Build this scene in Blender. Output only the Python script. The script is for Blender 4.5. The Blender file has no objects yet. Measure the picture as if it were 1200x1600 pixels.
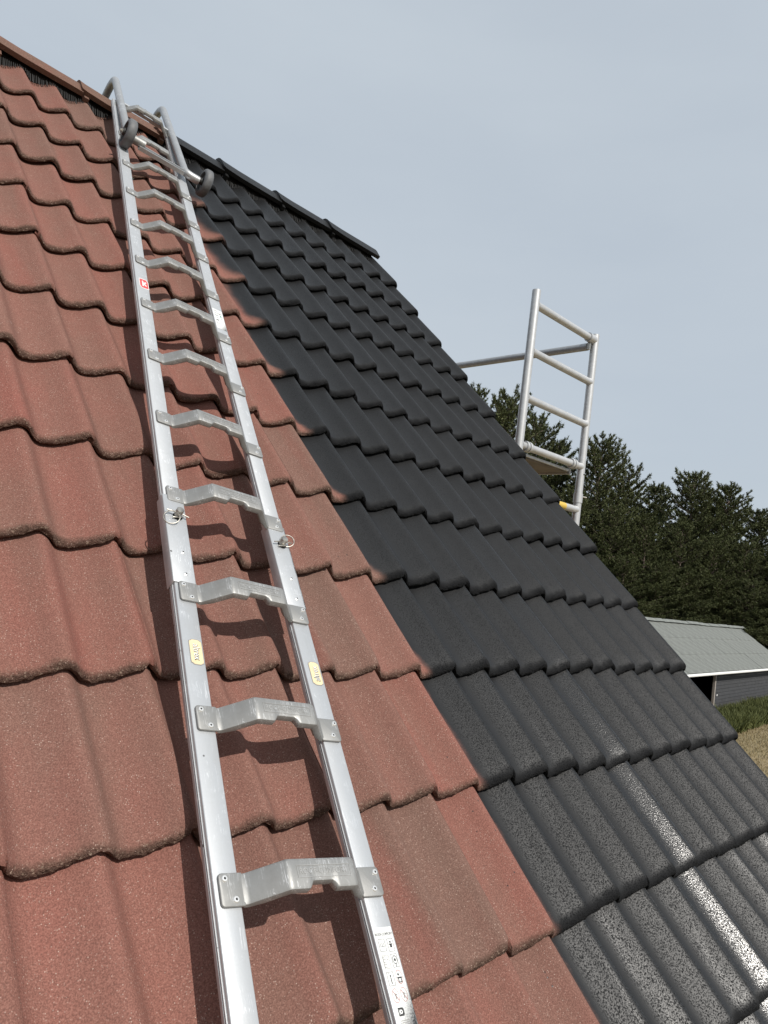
import bpy, bmesh, math, random
from mathutils import Vector, Matrix, noise as mnoise

random.seed(7)
S = bpy.context.scene
COL = S.collection
R = math.radians
Z0 = 4.3                       # height of the reference tile line above the ground
c45 = math.cos(R(45))

# ------------------------------------------------------------------ camera
cam_d = bpy.data.cameras.new('camera')
cam = bpy.data.objects.new('camera', cam_d)
COL.objects.link(cam)
cam_d.sensor_fit = 'VERTICAL'
cam_d.sensor_height = 24.0
cam_d.lens = 1136.86 / 1600 * 24.0
cam_d.clip_start = 0.02
cam_d.clip_end = 4000
_r = Vector((0.70685751, -0.69563401, 0.12824111))
_d = Vector((0.14840402, -0.03141961, -0.98842757))
_f = Vector((0.69161312, 0.71770894, 0.0810257))
cam.matrix_world = Matrix(((_r.x, -_d.x, -_f.x, -1.44665), (_r.y, -_d.y, -_f.y, -0.81774),
                           (_r.z, -_d.z, -_f.z, 0.69138 + Z0), (0, 0, 0, 1)))
S.camera = cam

# ------------------------------------------------------------------ sky, sun, exposure
SUN_DIR = Vector((-0.03, -0.735, 0.678)).normalized()      # towards the sun
elev = math.asin(SUN_DIR.z)
azim = math.atan2(SUN_DIR.x, SUN_DIR.y)
W = bpy.data.worlds.new('World')
S.world = W
W.use_nodes = True
wn, wl = W.node_tree.nodes, W.node_tree.links
wn.clear()
w_out = wn.new('ShaderNodeOutputWorld')
w_bg = wn.new('ShaderNodeBackground')
w_bg.inputs['Strength'].default_value = 0.130
sky = wn.new('ShaderNodeTexSky')
sky.sky_type = 'NISHITA'
sky.sun_disc = False
sky.sun_elevation = elev
sky.sun_rotation = azim
sky.air_density = 1.0
sky.dust_density = 3.0
sky.ozone_density = 1.0
tc = wn.new('ShaderNodeTexCoord')
mp = wn.new('ShaderNodeMapping')
mp.inputs['Scale'].default_value = (1.0, 1.0, 3.2)
mp.inputs['Rotation'].default_value = (0.12, 0.1, 0.3)
nz = wn.new('ShaderNodeTexNoise')
nz.inputs['Scale'].default_value = 1.7
nz.inputs['Detail'].default_value = 5.0
nz.inputs['Roughness'].default_value = 0.5
cr = wn.new('ShaderNodeMapRange')
cr.inputs['From Min'].default_value = 0.3
cr.inputs['From Max'].default_value = 0.7
cr.inputs['To Min'].default_value = 0.82
cr.inputs['To Max'].default_value = 0.97
mx = wn.new('ShaderNodeMix')
mx.data_type = 'RGBA'
mx.inputs['B'].default_value = (4.55, 5.08, 5.62, 1)       # thin high veil of cloud
wl.new(tc.outputs['Generated'], mp.inputs['Vector'])
wl.new(mp.outputs['Vector'], nz.inputs['Vector'])
wl.new(nz.outputs['Fac'], cr.inputs['Value'])
wl.new(cr.outputs['Result'], mx.inputs['Factor'])
wl.new(sky.outputs['Color'], mx.inputs['A'])
wl.new(mx.outputs['Result'], w_bg.inputs['Color'])
wl.new(w_bg.outputs['Background'], w_out.inputs['Surface'])

sun_d = bpy.data.lights.new('sun', 'SUN')
sun_d.energy = 5.0
sun_d.angle = R(0.53)
sun_d.color = (1.0, 0.955, 0.89)
sun = bpy.data.objects.new('sun', sun_d)
COL.objects.link(sun)
sun.rotation_euler = (-SUN_DIR).to_track_quat('-Z', 'Y').to_euler()
sun.location = (0, -10, 20)

S.view_settings.view_transform = 'Standard'
S.view_settings.look = 'None'
S.view_settings.exposure = -0.08
S.view_settings.gamma = 1.0
S.view_settings.use_curve_mapping = False

# ------------------------------------------------------------------ helpers
ROOF = Matrix(((1, 0, 0, 0), (0, c45, -c45, 0), (0, c45, c45, Z0), (0, 0, 0, 1)))   # (u, v, n) on the roof -> world


class MB:
    def __init__(self):
        self.v, self.f = [], []

    def add(self, vs, fs):
        o = len(self.v)
        self.v += [tuple(p) for p in vs]
        self.f += [tuple(i + o for i in q) for q in fs]

    def box(self, x0, x1, y0, y1, z0, z1):
        self.add([(x0, y0, z0), (x1, y0, z0), (x1, y1, z0), (x0, y1, z0), (x0, y0, z1), (x1, y0, z1), (x1, y1, z1), (x0, y1, z1)],
                 [(0, 3, 2, 1), (4, 5, 6, 7), (0, 1, 5, 4), (1, 2, 6, 5), (2, 3, 7, 6), (3, 0, 4, 7)])

    def tube(self, pts, r, seg=12, caps=True, inner=None):
        pts = [Vector(p) for p in pts]
        n = len(pts)
        rings = []
        t0 = (pts[1] - pts[0]).normalized()
        ref = Vector((0, 0, 1)) if abs(t0.z) < 0.9 else Vector((1, 0, 0))
        side = t0.cross(ref).normalized()
        for i in range(n):
            t = (pts[min(i + 1, n - 1)] - pts[max(i - 1, 0)]).normalized()
            side = (side - t * side.dot(t)).normalized()
            up = t.cross(side)
            rr = r[i] if isinstance(r, (list, tuple)) else r
            rings.append([pts[i] + (side * math.cos(2 * math.pi * k / seg) + up * math.sin(2 * math.pi * k / seg)) * rr for k in range(seg)])
        vs = [p for g in rings for p in g]
        fs = []
        for i in range(n - 1):
            for k in range(seg):
                k2 = (k + 1) % seg
                fs.append((i * seg + k, i * seg + k2, (i + 1) * seg + k2, (i + 1) * seg + k))
        if caps:
            fs.append(tuple(range(seg - 1, -1, -1)))
            fs.append(tuple((n - 1) * seg + k for k in range(seg)))
        self.add(vs, fs)

    def lathe(self, prof, origin, axis, seg=24):
        """prof: list of (radius, distance along axis)"""
        a = Vector(axis).normalized()
        ref = Vector((0, 0, 1)) if abs(a.z) < 0.9 else Vector((1, 0, 0))
        s = a.cross(ref).normalized()
        u = a.cross(s)
        o = Vector(origin)
        vs, fs = [], []
        for (rad, h) in prof:
            for k in range(seg):
                t = 2 * math.pi * k / seg
                vs.append(o + a * h + (s * math.cos(t) + u * math.sin(t)) * rad)
        m = len(prof)
        for i in range(m - 1):
            for k in range(seg):
                k2 = (k + 1) % seg
                fs.append((i * seg + k, i * seg + k2, (i + 1) * seg + k2, (i + 1) * seg + k))
        self.add(vs, fs)

    def prism(self, poly, z0, z1):
        """poly in xy, extruded in z"""
        n = len(poly)
        vs = [(x, y, z0) for x, y in poly] + [(x, y, z1) for x, y in poly]
        fs = [tuple(range(n - 1, -1, -1)), tuple(range(n, 2 * n))]
        fs += [(i, (i + 1) % n, n + (i + 1) % n, n + i) for i in range(n)]
        self.add(vs, fs)

    def mesh(self, name, mat, smooth=False, bevel=None, angle=35):
        me = bpy.data.meshes.new(name)
        me.from_pydata(self.v, [], self.f)
        bm = bmesh.new()
        bm.from_mesh(me)
        bmesh.ops.recalc_face_normals(bm, faces=bm.faces)
        if bevel:
            es = [e for e in bm.edges if len(e.link_faces) == 2 and e.calc_face_angle(0) > R(angle)]
            bmesh.ops.bevel(bm, geom=es, offset=bevel, segments=2, profile=0.5, affect='EDGES', clamp_overlap=True)
        bm.to_mesh(me)
        bm.free()
        if smooth:
            for p in me.polygons:
                p.use_smooth = True
            me.set_sharp_from_angle(angle=R(angle))
        me.materials.append(mat)
        return me

    def build(self, name, mat, parent=None, **k):
        return put(name, self.mesh(name, mat, **k), parent)


def put(name, me, parent=None, mtx=None):
    o = bpy.data.objects.new(name, me)
    COL.objects.link(o)
    if parent is not None:
        o.parent = parent
    if mtx is not None:
        o.matrix_basis = mtx
    return o


def tag(o, label=None, cat=None, group=None, kind=None):
    if label: o['label'] = label
    if cat: o['category'] = cat
    if group: o['group'] = group
    if kind: o['kind'] = kind
    return o


def empty(name, mtx=None):
    o = bpy.data.objects.new(name, None)
    o.empty_display_size = 0.1
    COL.objects.link(o)
    if mtx is not None:
        o.matrix_basis = mtx
    return o


# ------------------------------------------------------------------ material helpers
def new_mat(name):
    m = bpy.data.materials.new(name)
    m.use_nodes = True
    nt = m.node_tree
    b = nt.nodes['Principled BSDF']
    return m, nt.nodes, nt.links, b


def nmath(N, L, op, a, b=None, c=None, clamp=False):
    n = N.new('ShaderNodeMath')
    n.operation = op
    n.use_clamp = clamp
    for i, x in enumerate((a, b, c)):
        if x is None: continue
        if isinstance(x, (int, float)): n.inputs[i].default_value = x
        else: L.new(x, n.inputs[i])
    return n.outputs[0]


def nrange(N, L, val, a, b, c=0.0, d=1.0, smooth=False):
    n = N.new('ShaderNodeMapRange')
    if smooth: n.interpolation_type = 'SMOOTHSTEP'
    for k, x in (('From Min', a), ('From Max', b), ('To Min', c), ('To Max', d)):
        if isinstance(x, (int, float)): n.inputs[k].default_value = x
        else: L.new(x, n.inputs[k])
    L.new(val, n.inputs['Value'])
    return n.outputs['Result']


def nnoise(N, L, vec, scale, detail=3.0, rough=0.55, dist=0.0):
    n = N.new('ShaderNodeTexNoise')
    n.inputs['Scale'].default_value = scale
    n.inputs['Detail'].default_value = detail
    n.inputs['Roughness'].default_value = rough
    n.inputs['Distortion'].default_value = dist
    if vec is not None: L.new(vec, n.inputs['Vector'])
    return n.outputs['Fac']


def nmix(N, L, fac, a, b):
    n = N.new('ShaderNodeMix')
    n.data_type = 'RGBA'
    for k, x in (('Factor', fac), ('A', a), ('B', b)):
        if isinstance(x, (int, float)): n.inputs[k].default_value = x
        elif isinstance(x, tuple): n.inputs[k].default_value = (*x, 1)
        else: L.new(x, n.inputs[k])
    return n.outputs['Result']


def nbump(N, L, h, strength, dist, normal=None):
    n = N.new('ShaderNodeBump')
    n.inputs['Strength'].default_value = strength
    n.inputs['Distance'].default_value = dist
    L.new(h, n.inputs['Height'])
    if normal is not None: L.new(normal, n.inputs['Normal'])
    return n.outputs['Normal']


def simple(name, col, rough=0.5, metal=0.0, var=0.0, scale=20.0, bump=0.0, bscale=60.0, spec=0.5):
    m, N, L, b = new_mat(name)
    tcn = N.new('ShaderNodeTexCoord')
    b.inputs['Roughness'].default_value = rough
    b.inputs['Metallic'].default_value = metal
    b.inputs['Specular IOR Level'].default_value = spec
    if var > 0:
        f = nnoise(N, L, tcn.outputs['Object'], scale, 4, 0.6)
        f = nrange(N, L, f, 0.3, 0.7)
        dk = tuple(x * (1 - var) for x in col)
        lt = tuple(min(1, x * (1 + var)) for x in col)
        L.new(nmix(N, L, f, dk, lt), b.inputs['Base Color'])
        L.new(nrange(N, L, f, 0, 1, max(0.02, rough - 0.08), min(1, rough + 0.08)), b.inputs['Roughness'])
    else:
        b.inputs['Base Color'].default_value = (*col, 1)
    if bump > 0:
        h = nnoise(N, L, tcn.outputs['Object'], bscale, 3, 0.6)
        L.new(nbump(N, L, h, bump, 0.003), b.inputs['Normal'])
    return m


# ------------------------------------------------------------------ concrete tile: bare red, sprayed with dark paint to the right
def tile_material(ridge=False):
    m, N, L, b = new_mat('concrete_ridge' if ridge else 'concrete_tile')
    geo = N.new('ShaderNodeNewGeometry')
    tcn = N.new('ShaderNodeTexCoord')
    oi = N.new('ShaderNodeObjectInfo')
    sep = N.new('ShaderNodeSeparateXYZ')
    L.new(geo.outputs['Position'], sep.inputs[0])
    pos = geo.outputs['Position']
    u = sep.outputs['X']
    v = nmath(N, L, 'MULTIPLY', nmath(N, L, 'ADD', sep.outputs['Y'], nmath(N, L, 'SUBTRACT', sep.outputs['Z'], Z0)), c45)
    so = N.new('ShaderNodeSeparateXYZ')
    L.new(tcn.outputs['Object'], so.inputs[0])
    vl = so.outputs['Y']
    rnd = oi.outputs['Random']
    # --- bare concrete
    n_big = nnoise(N, L, pos, 5.0, 4, 0.6, 0.3)
    n_mid = nnoise(N, L, pos, 22.0, 4, 0.62)
    # streaks down the slope
    mpn = N.new('ShaderNodeMapping')
    mpn.inputs['Scale'].default_value = (14, 1.6, 1.0)
    L.new(tcn.outputs['Object'], mpn.inputs['Vector'])
    addv = N.new('ShaderNodeVectorMath'); addv.operation = 'ADD'
    comb = N.new('ShaderNodeCombineXYZ')
    for i in range(3): L.new(nmath(N, L, 'MULTIPLY', rnd, 37.0 + 11 * i), comb.inputs[i])
    L.new(mpn.outputs['Vector'], addv.inputs[0]); L.new(comb.outputs[0], addv.inputs[1])
    n_str = nnoise(N, L, addv.outputs[0], 1.0, 4, 0.6)
    f1 = nrange(N, L, nmath(N, L, 'ADD', nmath(N, L, 'MULTIPLY', n_big, 0.45), nmath(N, L, 'MULTIPLY', n_str, 0.55)), 0.36, 0.64)
    red = nmix(N, L, f1, (0.200, 0.090, 0.071), (0.172, 0.098, 0.077))
    red = nmix(N, L, nrange(N, L, rnd, 0, 1, 0.0, 0.9), red, nmix(N, L, f1, (0.226, 0.087, 0.068), (0.186, 0.090, 0.070)))
    rnd2 = nmath(N, L, 'FRACT', nmath(N, L, 'MULTIPLY', rnd, 7.31))
    red = nmix(N, L, nrange(N, L, rnd2, 0.45, 1.0, 0.0, 0.75), red, (0.140, 0.092, 0.073))
    rnd3 = nmath(N, L, 'FRACT', nmath(N, L, 'MULTIPLY', rnd, 17.7))
    red = nmix(N, L, nrange(N, L, rnd3, 0.6, 1.0, 0.0, 0.5), red, (0.245, 0.105, 0.082))
    n_red = nnoise(N, L, addv.outputs[0], 0.7, 2, 0.5)
    red = nmix(N, L, nrange(N, L, n_red, 0.58, 0.80, 0, 0.45), red, (0.250, 0.072, 0.057))
    # grime gathers on the broken front edge
    if ridge:
        red = nmix(N, L, nrange(N, L, n_mid, 0.3, 0.7, 0.45, 0.9), red, (0.118, 0.079, 0.058))
        nose = nmath(N, L, 'MULTIPLY', rnd, 0.0)
    else:
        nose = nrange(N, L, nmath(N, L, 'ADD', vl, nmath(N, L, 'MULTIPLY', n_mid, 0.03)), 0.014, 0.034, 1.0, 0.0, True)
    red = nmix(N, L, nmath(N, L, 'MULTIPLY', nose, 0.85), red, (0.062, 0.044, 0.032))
    gv = N.new('ShaderNodeTexVoronoi')
    gv.inputs['Scale'].default_value = 190.0
    L.new(pos, gv.inputs['Vector'])
    gs = N.new('ShaderNodeSeparateColor')
    L.new(gv.outputs['Color'], gs.inputs[0])
    grav = nmath(N, L, 'MULTIPLY', nrange(N, L, gs.outputs[1], 0.62, 0.9), nrange(N, L, gv.outputs['Distance'], 0.2, 0.5, 1.0, 0.0))
    red = nmix(N, L, nmath(N, L, 'MULTIPLY', nmath(N, L, 'MULTIPLY', grav, nose), 0.85), red, (0.32, 0.245, 0.185))
    # grains of sand
    vor = N.new('ShaderNodeTexVoronoi')
    vor.inputs['Scale'].default_value = 400.0
    L.new(pos, vor.inputs['Vector'])
    vs = N.new('ShaderNodeSeparateColor')
    L.new(vor.outputs['Color'], vs.inputs[0])
    g_pick = nrange(N, L, nmath(N, L, 'ADD', vs.outputs[0], nmath(N, L, 'MULTIPLY', nmath(N, L, 'SUBTRACT', n_mid, 0.5), 0.6)), 0.83, 0.97)
    g_in = nrange(N, L, vor.outputs['Distance'], 0.15, 0.5, 1.0, 0.0)
    grain = nmath(N, L, 'MULTIPLY', g_pick, g_in)
    grain = nmath(N, L, 'MULTIPLY', grain, nrange(N, L, vs.outputs[2], 0, 1, 0.35, 1.0))
    fine = nnoise(N, L, pos, 420.0, 2, 0.7)
    red = nmix(N, L, nrange(N, L, fine, 0.34, 0.58, 0.62, 0.0), red, (0.075, 0.038, 0.030))
    red = nmix(N, L, nrange(N, L, fine, 0.55, 0.74, 0.0, 0.48), red, (0.30, 0.175, 0.14))
    red = nmix(N, L, grain, red, (0.42, 0.32, 0.27))
    # lichen and droppings
    vor2 = N.new('ShaderNodeTexVoronoi')
    vor2.inputs['Scale'].default_value = 4.6
    L.new(pos, vor2.inputs['Vector'])
    sp = nmath(N, L, 'ADD', vor2.outputs['Distance'], nmath(N, L, 'MULTIPLY', nmath(N, L, 'SUBTRACT', nnoise(N, L, pos, 90, 3, 0.7), 0.5), 0.10))
    vs2 = N.new('ShaderNodeSeparateColor')
    L.new(vor2.outputs['Color'], vs2.inputs[0])
    spot = nmath(N, L, 'MULTIPLY', nrange(N, L, sp, 0.018, 0.042, 1.0, 0.0), nrange(N, L, vs2.outputs[1], 0.45, 0.5))
    red = nmix(N, L, nmath(N, L, 'MULTIPLY', spot, 0.62), red, (0.48, 0.40, 0.36))
    # --- sprayed paint: where it reached
    wob = nmath(N, L, 'MULTIPLY', nmath(N, L, 'SUBTRACT', nnoise(N, L, pos, 9.0, 4, 0.65), 0.5), 0.05)
    upper = nrange(N, L, v, 1.7, 2.9, 0.0, 1.0, True)
    low_end = nrange(N, L, nmath(N, L, 'ADD', vl, nmath(N, L, 'MULTIPLY', n_mid, 0.05)), 0.03, 0.11, 1.0, 0.0, True)
    low_wide = nrange(N, L, vl, 0.02, 0.24, 1.0, 0.0, True)
    e1 = nmath(N, L, 'MULTIPLY', low_end, nrange(N, L, v, 0.1, 1.0, 0.012, 0.042))
    e2 = nmath(N, L, 'MULTIPLY', upper, nmath(N, L, 'ADD', 0.012, nmath(N, L, 'MULTIPLY', low_wide, 0.036)))
    edge = nmath(N, L, 'ADD', nmath(N, L, 'ADD', 0.012, wob), nmath(N, L, 'ADD', e1, e2))
    wid = nmath(N, L, 'ADD', 0.034, nmath(N, L, 'MULTIPLY', upper, 0.03))
    du = nmath(N, L, 'SUBTRACT', u, edge)
    mist = nmath(N, L, 'DIVIDE', du, wid)
    paint = nrange(N, L, nmath(N, L, 'ADD', mist, nmath(N, L, 'MULTIPLY', nmath(N, L, 'SUBTRACT', fine, 0.5), 0.9)), -0.1, 1.0, 0.0, 1.0, True)
    # wet film: freshly sprayed low on the roof, drier further up
    wet = nrange(N, L, nmath(N, L, 'ADD', v, nmath(N, L, 'MULTIPLY', nmath(N, L, 'SUBTRACT', n_big, 0.5), 0.7)), 0.1, 1.7, 1.0, 0.0, True)
    pits = nnoise(N, L, pos, 290.0, 2, 0.6)
    pit = nrange(N, L, pits, 0.36, 0.52, 0.0, 1.0)
    # the film pools and smooths over in the pan of each roll
    ph = nmath(N, L, 'FRACT', nmath(N, L, 'DIVIDE', nmath(N, L, 'ADD', so.outputs['X'], 3.0), RW_))
    pan = nmath(N, L, 'MULTIPLY', nrange(N, L, ph, 0.06, 0.16, 0.0, 1.0, True), nrange(N, L, nmath(N, L, 'ADD', ph, nmath(N, L, 'MULTIPLY', nmath(N, L, 'SUBTRACT', n_mid, 0.5), 0.3)), 0.34, 0.52, 1.0, 0.0, True))
    pan = nmath(N, L, 'MULTIPLY', pan, 0.0 if ridge else 1.0)
    pit = nmath(N, L, 'MAXIMUM', pit, nmath(N, L, 'MULTIPLY', pan, 0.85))
    # the last pass still lies thick and wet: one long run and the lowest course
    mpr = N.new('ShaderNodeMapping')
    mpr.inputs['Scale'].default_value = (9.0, 1.1, 1.1)
    L.new(pos, mpr.inputs['Vector'])
    n_run = nnoise(N, L, mpr.outputs['Vector'], 1.0, 3, 0.6)
    run0 = nrange(N, L, n_run, 0.55, 0.68)
    lane = nrange(N, L, nmath(N, L, 'ABSOLUTE', nmath(N, L, 'SUBTRACT', nmath(N, L, 'ADD', u, nmath(N, L, 'MULTIPLY', nmath(N, L, 'SUBTRACT', n_mid, 0.5), 0.05)), 0.695)), 0.055, 0.095, 1.0, 0.0, True)
    lane = nmath(N, L, 'MULTIPLY', lane, nrange(N, L, nmath(N, L, 'ADD', v, nmath(N, L, 'MULTIPLY', n_big, 0.6)), 0.45, 1.9, 1.0, 0.25))
    fresh = nmath(N, L, 'MULTIPLY', nrange(N, L, v, -0.02, 0.02, 1.0, 0.0), nrange(N, L, n_run, 0.46, 0.62, 0.10, 0.75))
    run = nmath(N, L, 'MAXIMUM', nmath(N, L, 'MULTIPLY', run0, nrange(N, L, v, 0.1, 1.2, 0.7, 0.2)), nmath(N, L, 'MAXIMUM', lane, fresh))
    blk = nmix(N, L, nrange(N, L, n_mid, 0.3, 0.7), (0.0068, 0.0071, 0.0077), (0.0098, 0.0101, 0.0108))
    blk = nmix(N, L, nmath(N, L, 'MULTIPLY', pit, nrange(N, L, wet, 0, 1, 0.25, 0.60)), blk, (0.0118, 0.0122, 0.0132))
    # stray droplets of paint on the neighbouring red tiles
    vd = N.new('ShaderNodeTexVoronoi')
    vd.inputs['Scale'].default_value = 85.0
    L.new(pos, vd.inputs['Vector'])
    dc = N.new('ShaderNodeSeparateColor')
    L.new(vd.outputs['Color'], dc.inputs[0])
    drops = nmath(N, L, 'MULTIPLY', nrange(N, L, nmath(N, L, 'ADD', dc.outputs[0], nrange(N, L, u, -0.16, 0.02, 0.0, 0.09)), 1.0, 1.01), nrange(N, L, vd.outputs['Distance'], 0.12, 0.24, 0.8, 0.0))
    paint = nmath(N, L, 'MAXIMUM', paint, drops)
    base = nmix(N, L, paint, red, blk)
    L.new(base, b.inputs['Base Color'])
    r_dry = nrange(N, L, pit, 0, 1, 0.62, nrange(N, L, run, 0, 1, 0.47, 0.28))
    r_film = nrange(N, L, run, 0, 1, 0.46, 0.19)
    r_wet = nrange(N, L, pit, 0, 1, 0.72, r_film)
    mf = N.new('ShaderNodeMix'); mf.data_type = 'FLOAT'
    L.new(wet, mf.inputs['Factor']); L.new(r_dry, mf.inputs['A']); L.new(r_wet, mf.inputs['B'])
    nose_p = nrange(N, L, nmath(N, L, 'ADD', vl, nmath(N, L, 'MULTIPLY', n_mid, 0.03)), 0.024, 0.050, 0.0 if ridge else 0.85, 0.0, True)
    mn = N.new('ShaderNodeMix'); mn.data_type = 'FLOAT'
    mn.inputs['B'].default_value = 0.88
    L.new(nose_p, mn.inputs['Factor']); L.new(mf.outputs['Result'], mn.inputs['A'])
    mr = N.new('ShaderNodeMix'); mr.data_type = 'FLOAT'
    mr.inputs['A'].default_value = 0.92
    L.new(paint, mr.inputs['Factor']); L.new(mn.outputs['Result'], mr.inputs['B'])
    L.new(mr.outputs['Result'], b.inputs['Roughness'])
    spw = nrange(N, L, pit, 0, 1, 0.13, nrange(N, L, run, 0, 1, 0.34, 0.60))
    spd = nrange(N, L, pit, 0, 1, 0.20, nrange(N, L, run, 0, 1, 0.32, 0.5))
    ms = N.new('ShaderNodeMix'); ms.data_type = 'FLOAT'
    L.new(wet, ms.inputs['Factor']); L.new(spd, ms.inputs['A']); L.new(spw, ms.inputs['B'])
    ms2 = N.new('ShaderNodeMix'); ms2.data_type = 'FLOAT'
    ms2.inputs['A'].default_value = 0.15
    L.new(paint, ms2.inputs['Factor']); L.new(nmath(N, L, 'MULTIPLY', ms.outputs['Result'], nrange(N, L, nose_p, 0, 1, 1.0, 0.2)), ms2.inputs['B'])
    L.new(ms2.outputs['Result'], b.inputs['Specular IOR Level'])
    # relief of the sanded surface
    grit = nmath(N, L, 'ADD', nmath(N, L, 'MULTIPLY', fine, 0.5), nmath(N, L, 'MULTIPLY', pits, 0.8))
    bg = N.new('ShaderNodeBump')
    bg.inputs['Distance'].default_value = 0.0020
    L.new(grit, bg.inputs['Height'])
    L.new(nmath(N, L, 'MULTIPLY', 0.34, nmath(N, L, 'SUBTRACT', 1.0, nmath(N, L, 'MULTIPLY', nmath(N, L, 'MULTIPLY', pan, paint), 0.8))), bg.inputs['Strength'])
    nn = bg.outputs['Normal']
    coarse = nnoise(N, L, pos, 150.0, 3, 0.75)
    bn = N.new('ShaderNodeBump')
    bn.inputs['Distance'].default_value = 0.012
    L.new(coarse, bn.inputs['Height'])
    L.new(nmath(N, L, 'MULTIPLY', nose, 0.9), bn.inputs['Strength'])
    L.new(nn, bn.inputs['Normal'])
    L.new(bn.outputs['Normal'], b.inputs['Normal'])
    return m


RW_ = 0.15
M_TILE = tile_material()
M_RIDGE = tile_material(True)


def alu_material(name, col, rough, stain=0.3, mist=False):
    m, N, L, b = new_mat(name)
    tcn = N.new('ShaderNodeTexCoord')
    mpn = N.new('ShaderNodeMapping')
    mpn.inputs['Scale'].default_value = (40, 5, 40)
    L.new(tcn.outputs['Object'], mpn.inputs['Vector'])
    n1 = nnoise(N, L, mpn.outputs['Vector'], 1.0, 5, 0.65)
    n2 = nnoise(N, L, tcn.outputs['Object'], 28.0, 4, 0.65, 0.4)
    # scratches: thin crossing lines
    scr = []
    for ang, sc in ((0.5, 34.0), (-0.9, 46.0), (1.3, 27.0)):
        mm = N.new('ShaderNodeMapping')
        mm.inputs['Rotation'].default_value = (0, 0, ang)
        mm.inputs['Scale'].default_value = (sc, sc * 0.06, sc)
        L.new(tcn.outputs['Object'], mm.inputs['Vector'])
        q = nnoise(N, L, mm.outputs['Vector'], 3.0, 2, 0.5)
        scr.append(nrange(N, L, nmath(N, L, 'ABSOLUTE', nmath(N, L, 'SUBTRACT', q, 0.5)), 0.0, 0.010, 1.0, 0.0))
    scm = nmath(N, L, 'MAXIMUM', scr[0], nmath(N, L, 'MAXIMUM', scr[1], scr[2]))
    scm = nmath(N, L, 'MULTIPLY', scm, nrange(N, L, n2, 0.50, 0.62))
    f = nrange(N, L, nmath(N, L, 'ADD', nmath(N, L, 'MULTIPLY', n1, 0.5), nmath(N, L, 'MULTIPLY', n2, 0.5)), 0.35, 0.65)
    dk = tuple(x * (1 - stain) for x in col)
    base = nmix(N, L, f, dk, col)
    base = nmix(N, L, nmath(N, L, 'MULTIPLY', scm, 0.5), base, (0.92, 0.93, 0.94))
    if mist:
        vsp = N.new('ShaderNodeTexVoronoi')
        vsp.inputs['Scale'].default_value = 75.0
        L.new(tcn.outputs['Object'], vsp.inputs['Vector'])
        vc = N.new('ShaderNodeSeparateColor')
        L.new(vsp.outputs['Color'], vc.inputs[0])
        drop = nmath(N, L, 'MULTIPLY', nrange(N, L, vc.outputs[0], 0.955, 0.965), nrange(N, L, vsp.outputs['Distance'], nmath(N, L, 'MULTIPLY', vc.outputs[1], 0.18), nmath(N, L, 'ADD', 0.03, nmath(N, L, 'MULTIPLY', vc.outputs[1], 0.18)), 1.0, 0.0))
        base = nmix(N, L, nmath(N, L, 'MULTIPLY', drop, 0.8), base, (0.05, 0.045, 0.042))
    if mist:                                            # stray spray on the side facing the painted tiles
        so = N.new('ShaderNodeSeparateXYZ')
        L.new(tcn.outputs['Object'], so.inputs[0])
        low = nrange(N, L, so.outputs['Y'], -0.46, -0.33, 1.0, 0.0, True)
        rim = nrange(N, L, so.outputs['X'], nmath(N, L, 'SUBTRACT', 0.309, nmath(N, L, 'MULTIPLY', low, 0.030)), 0.316, 0.0, 1.0)
        sp = nnoise(N, L, tcn.outputs['Object'], 420, 2, 0.7)
        amt = nmath(N, L, 'MULTIPLY', nrange(N, L, nmath(N, L, 'ADD', rim, nmath(N, L, 'MULTIPLY', nmath(N, L, 'SUBTRACT', sp, 0.5), 0.9)), 0.25, 0.75), nrange(N, L, n2, 0.3, 0.55, 0.2, 1.0))
        base = nmix(N, L, amt, base, (0.02, 0.021, 0.023))
    L.new(base, b.inputs['Base Color'])
    b.inputs['Metallic'].default_value = 0.55
    L.new(nrange(N, L, f, 0, 1, rough + 0.1, rough - 0.06), b.inputs['Roughness'])
    L.new(nbump(N, L, nnoise(N, L, tcn.outputs['Object'], 260, 3, 0.6), 0.12, 0.0008), b.inputs['Normal'])
    return m


M_STILE = alu_material('stile_aluminium', (0.50, 0.515, 0.53), 0.46, 0.16, True)
M_RUNG = alu_material('rung_cast_aluminium', (0.30, 0.30, 0.292), 0.50, 0.24)
M_TUBE = alu_material('tube_aluminium', (0.40, 0.41, 0.42), 0.42, 0.2)
M_SCAF = alu_material('scaffold_aluminium', (0.56, 0.565, 0.57), 0.42, 0.2)
M_RIVET = simple('rivet_aluminium', (0.75, 0.75, 0.74), 0.35, 0.7)
M_DARK = simple('dark_hole', (0.01, 0.01, 0.01), 0.9)  # flat black, stands in for the shade inside holes and open tube ends
M_STEEL = simple('zinc_steel', (0.42, 0.40, 0.36), 0.36, 0.9, 0.25, 60)
M_RUBBER = simple('grey_rubber', (0.10, 0.104, 0.11), 0.62, 0, 0.25, 40, 0.2)
M_HUB = simple('wheel_plastic', (0.12, 0.124, 0.13), 0.5, 0, 0.25, 40)
M_BLACKP = simple('black_plastic', (0.02, 0.02, 0.02), 0.6)
M_COMB = simple('ridge_comb_plastic', (0.004, 0.004, 0.004), 0.7)
M_DECK = simple('roof_felt', (0.02, 0.018, 0.017), 0.95, 0, 0.3, 8)
M_CREAM = simple('sticker_cream', (0.60, 0.50, 0.31), 0.45, 0, 0.08, 60)
M_WHITE = simple('sticker_white', (0.62, 0.63, 0.62), 0.45, 0, 0.06, 60)
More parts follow.
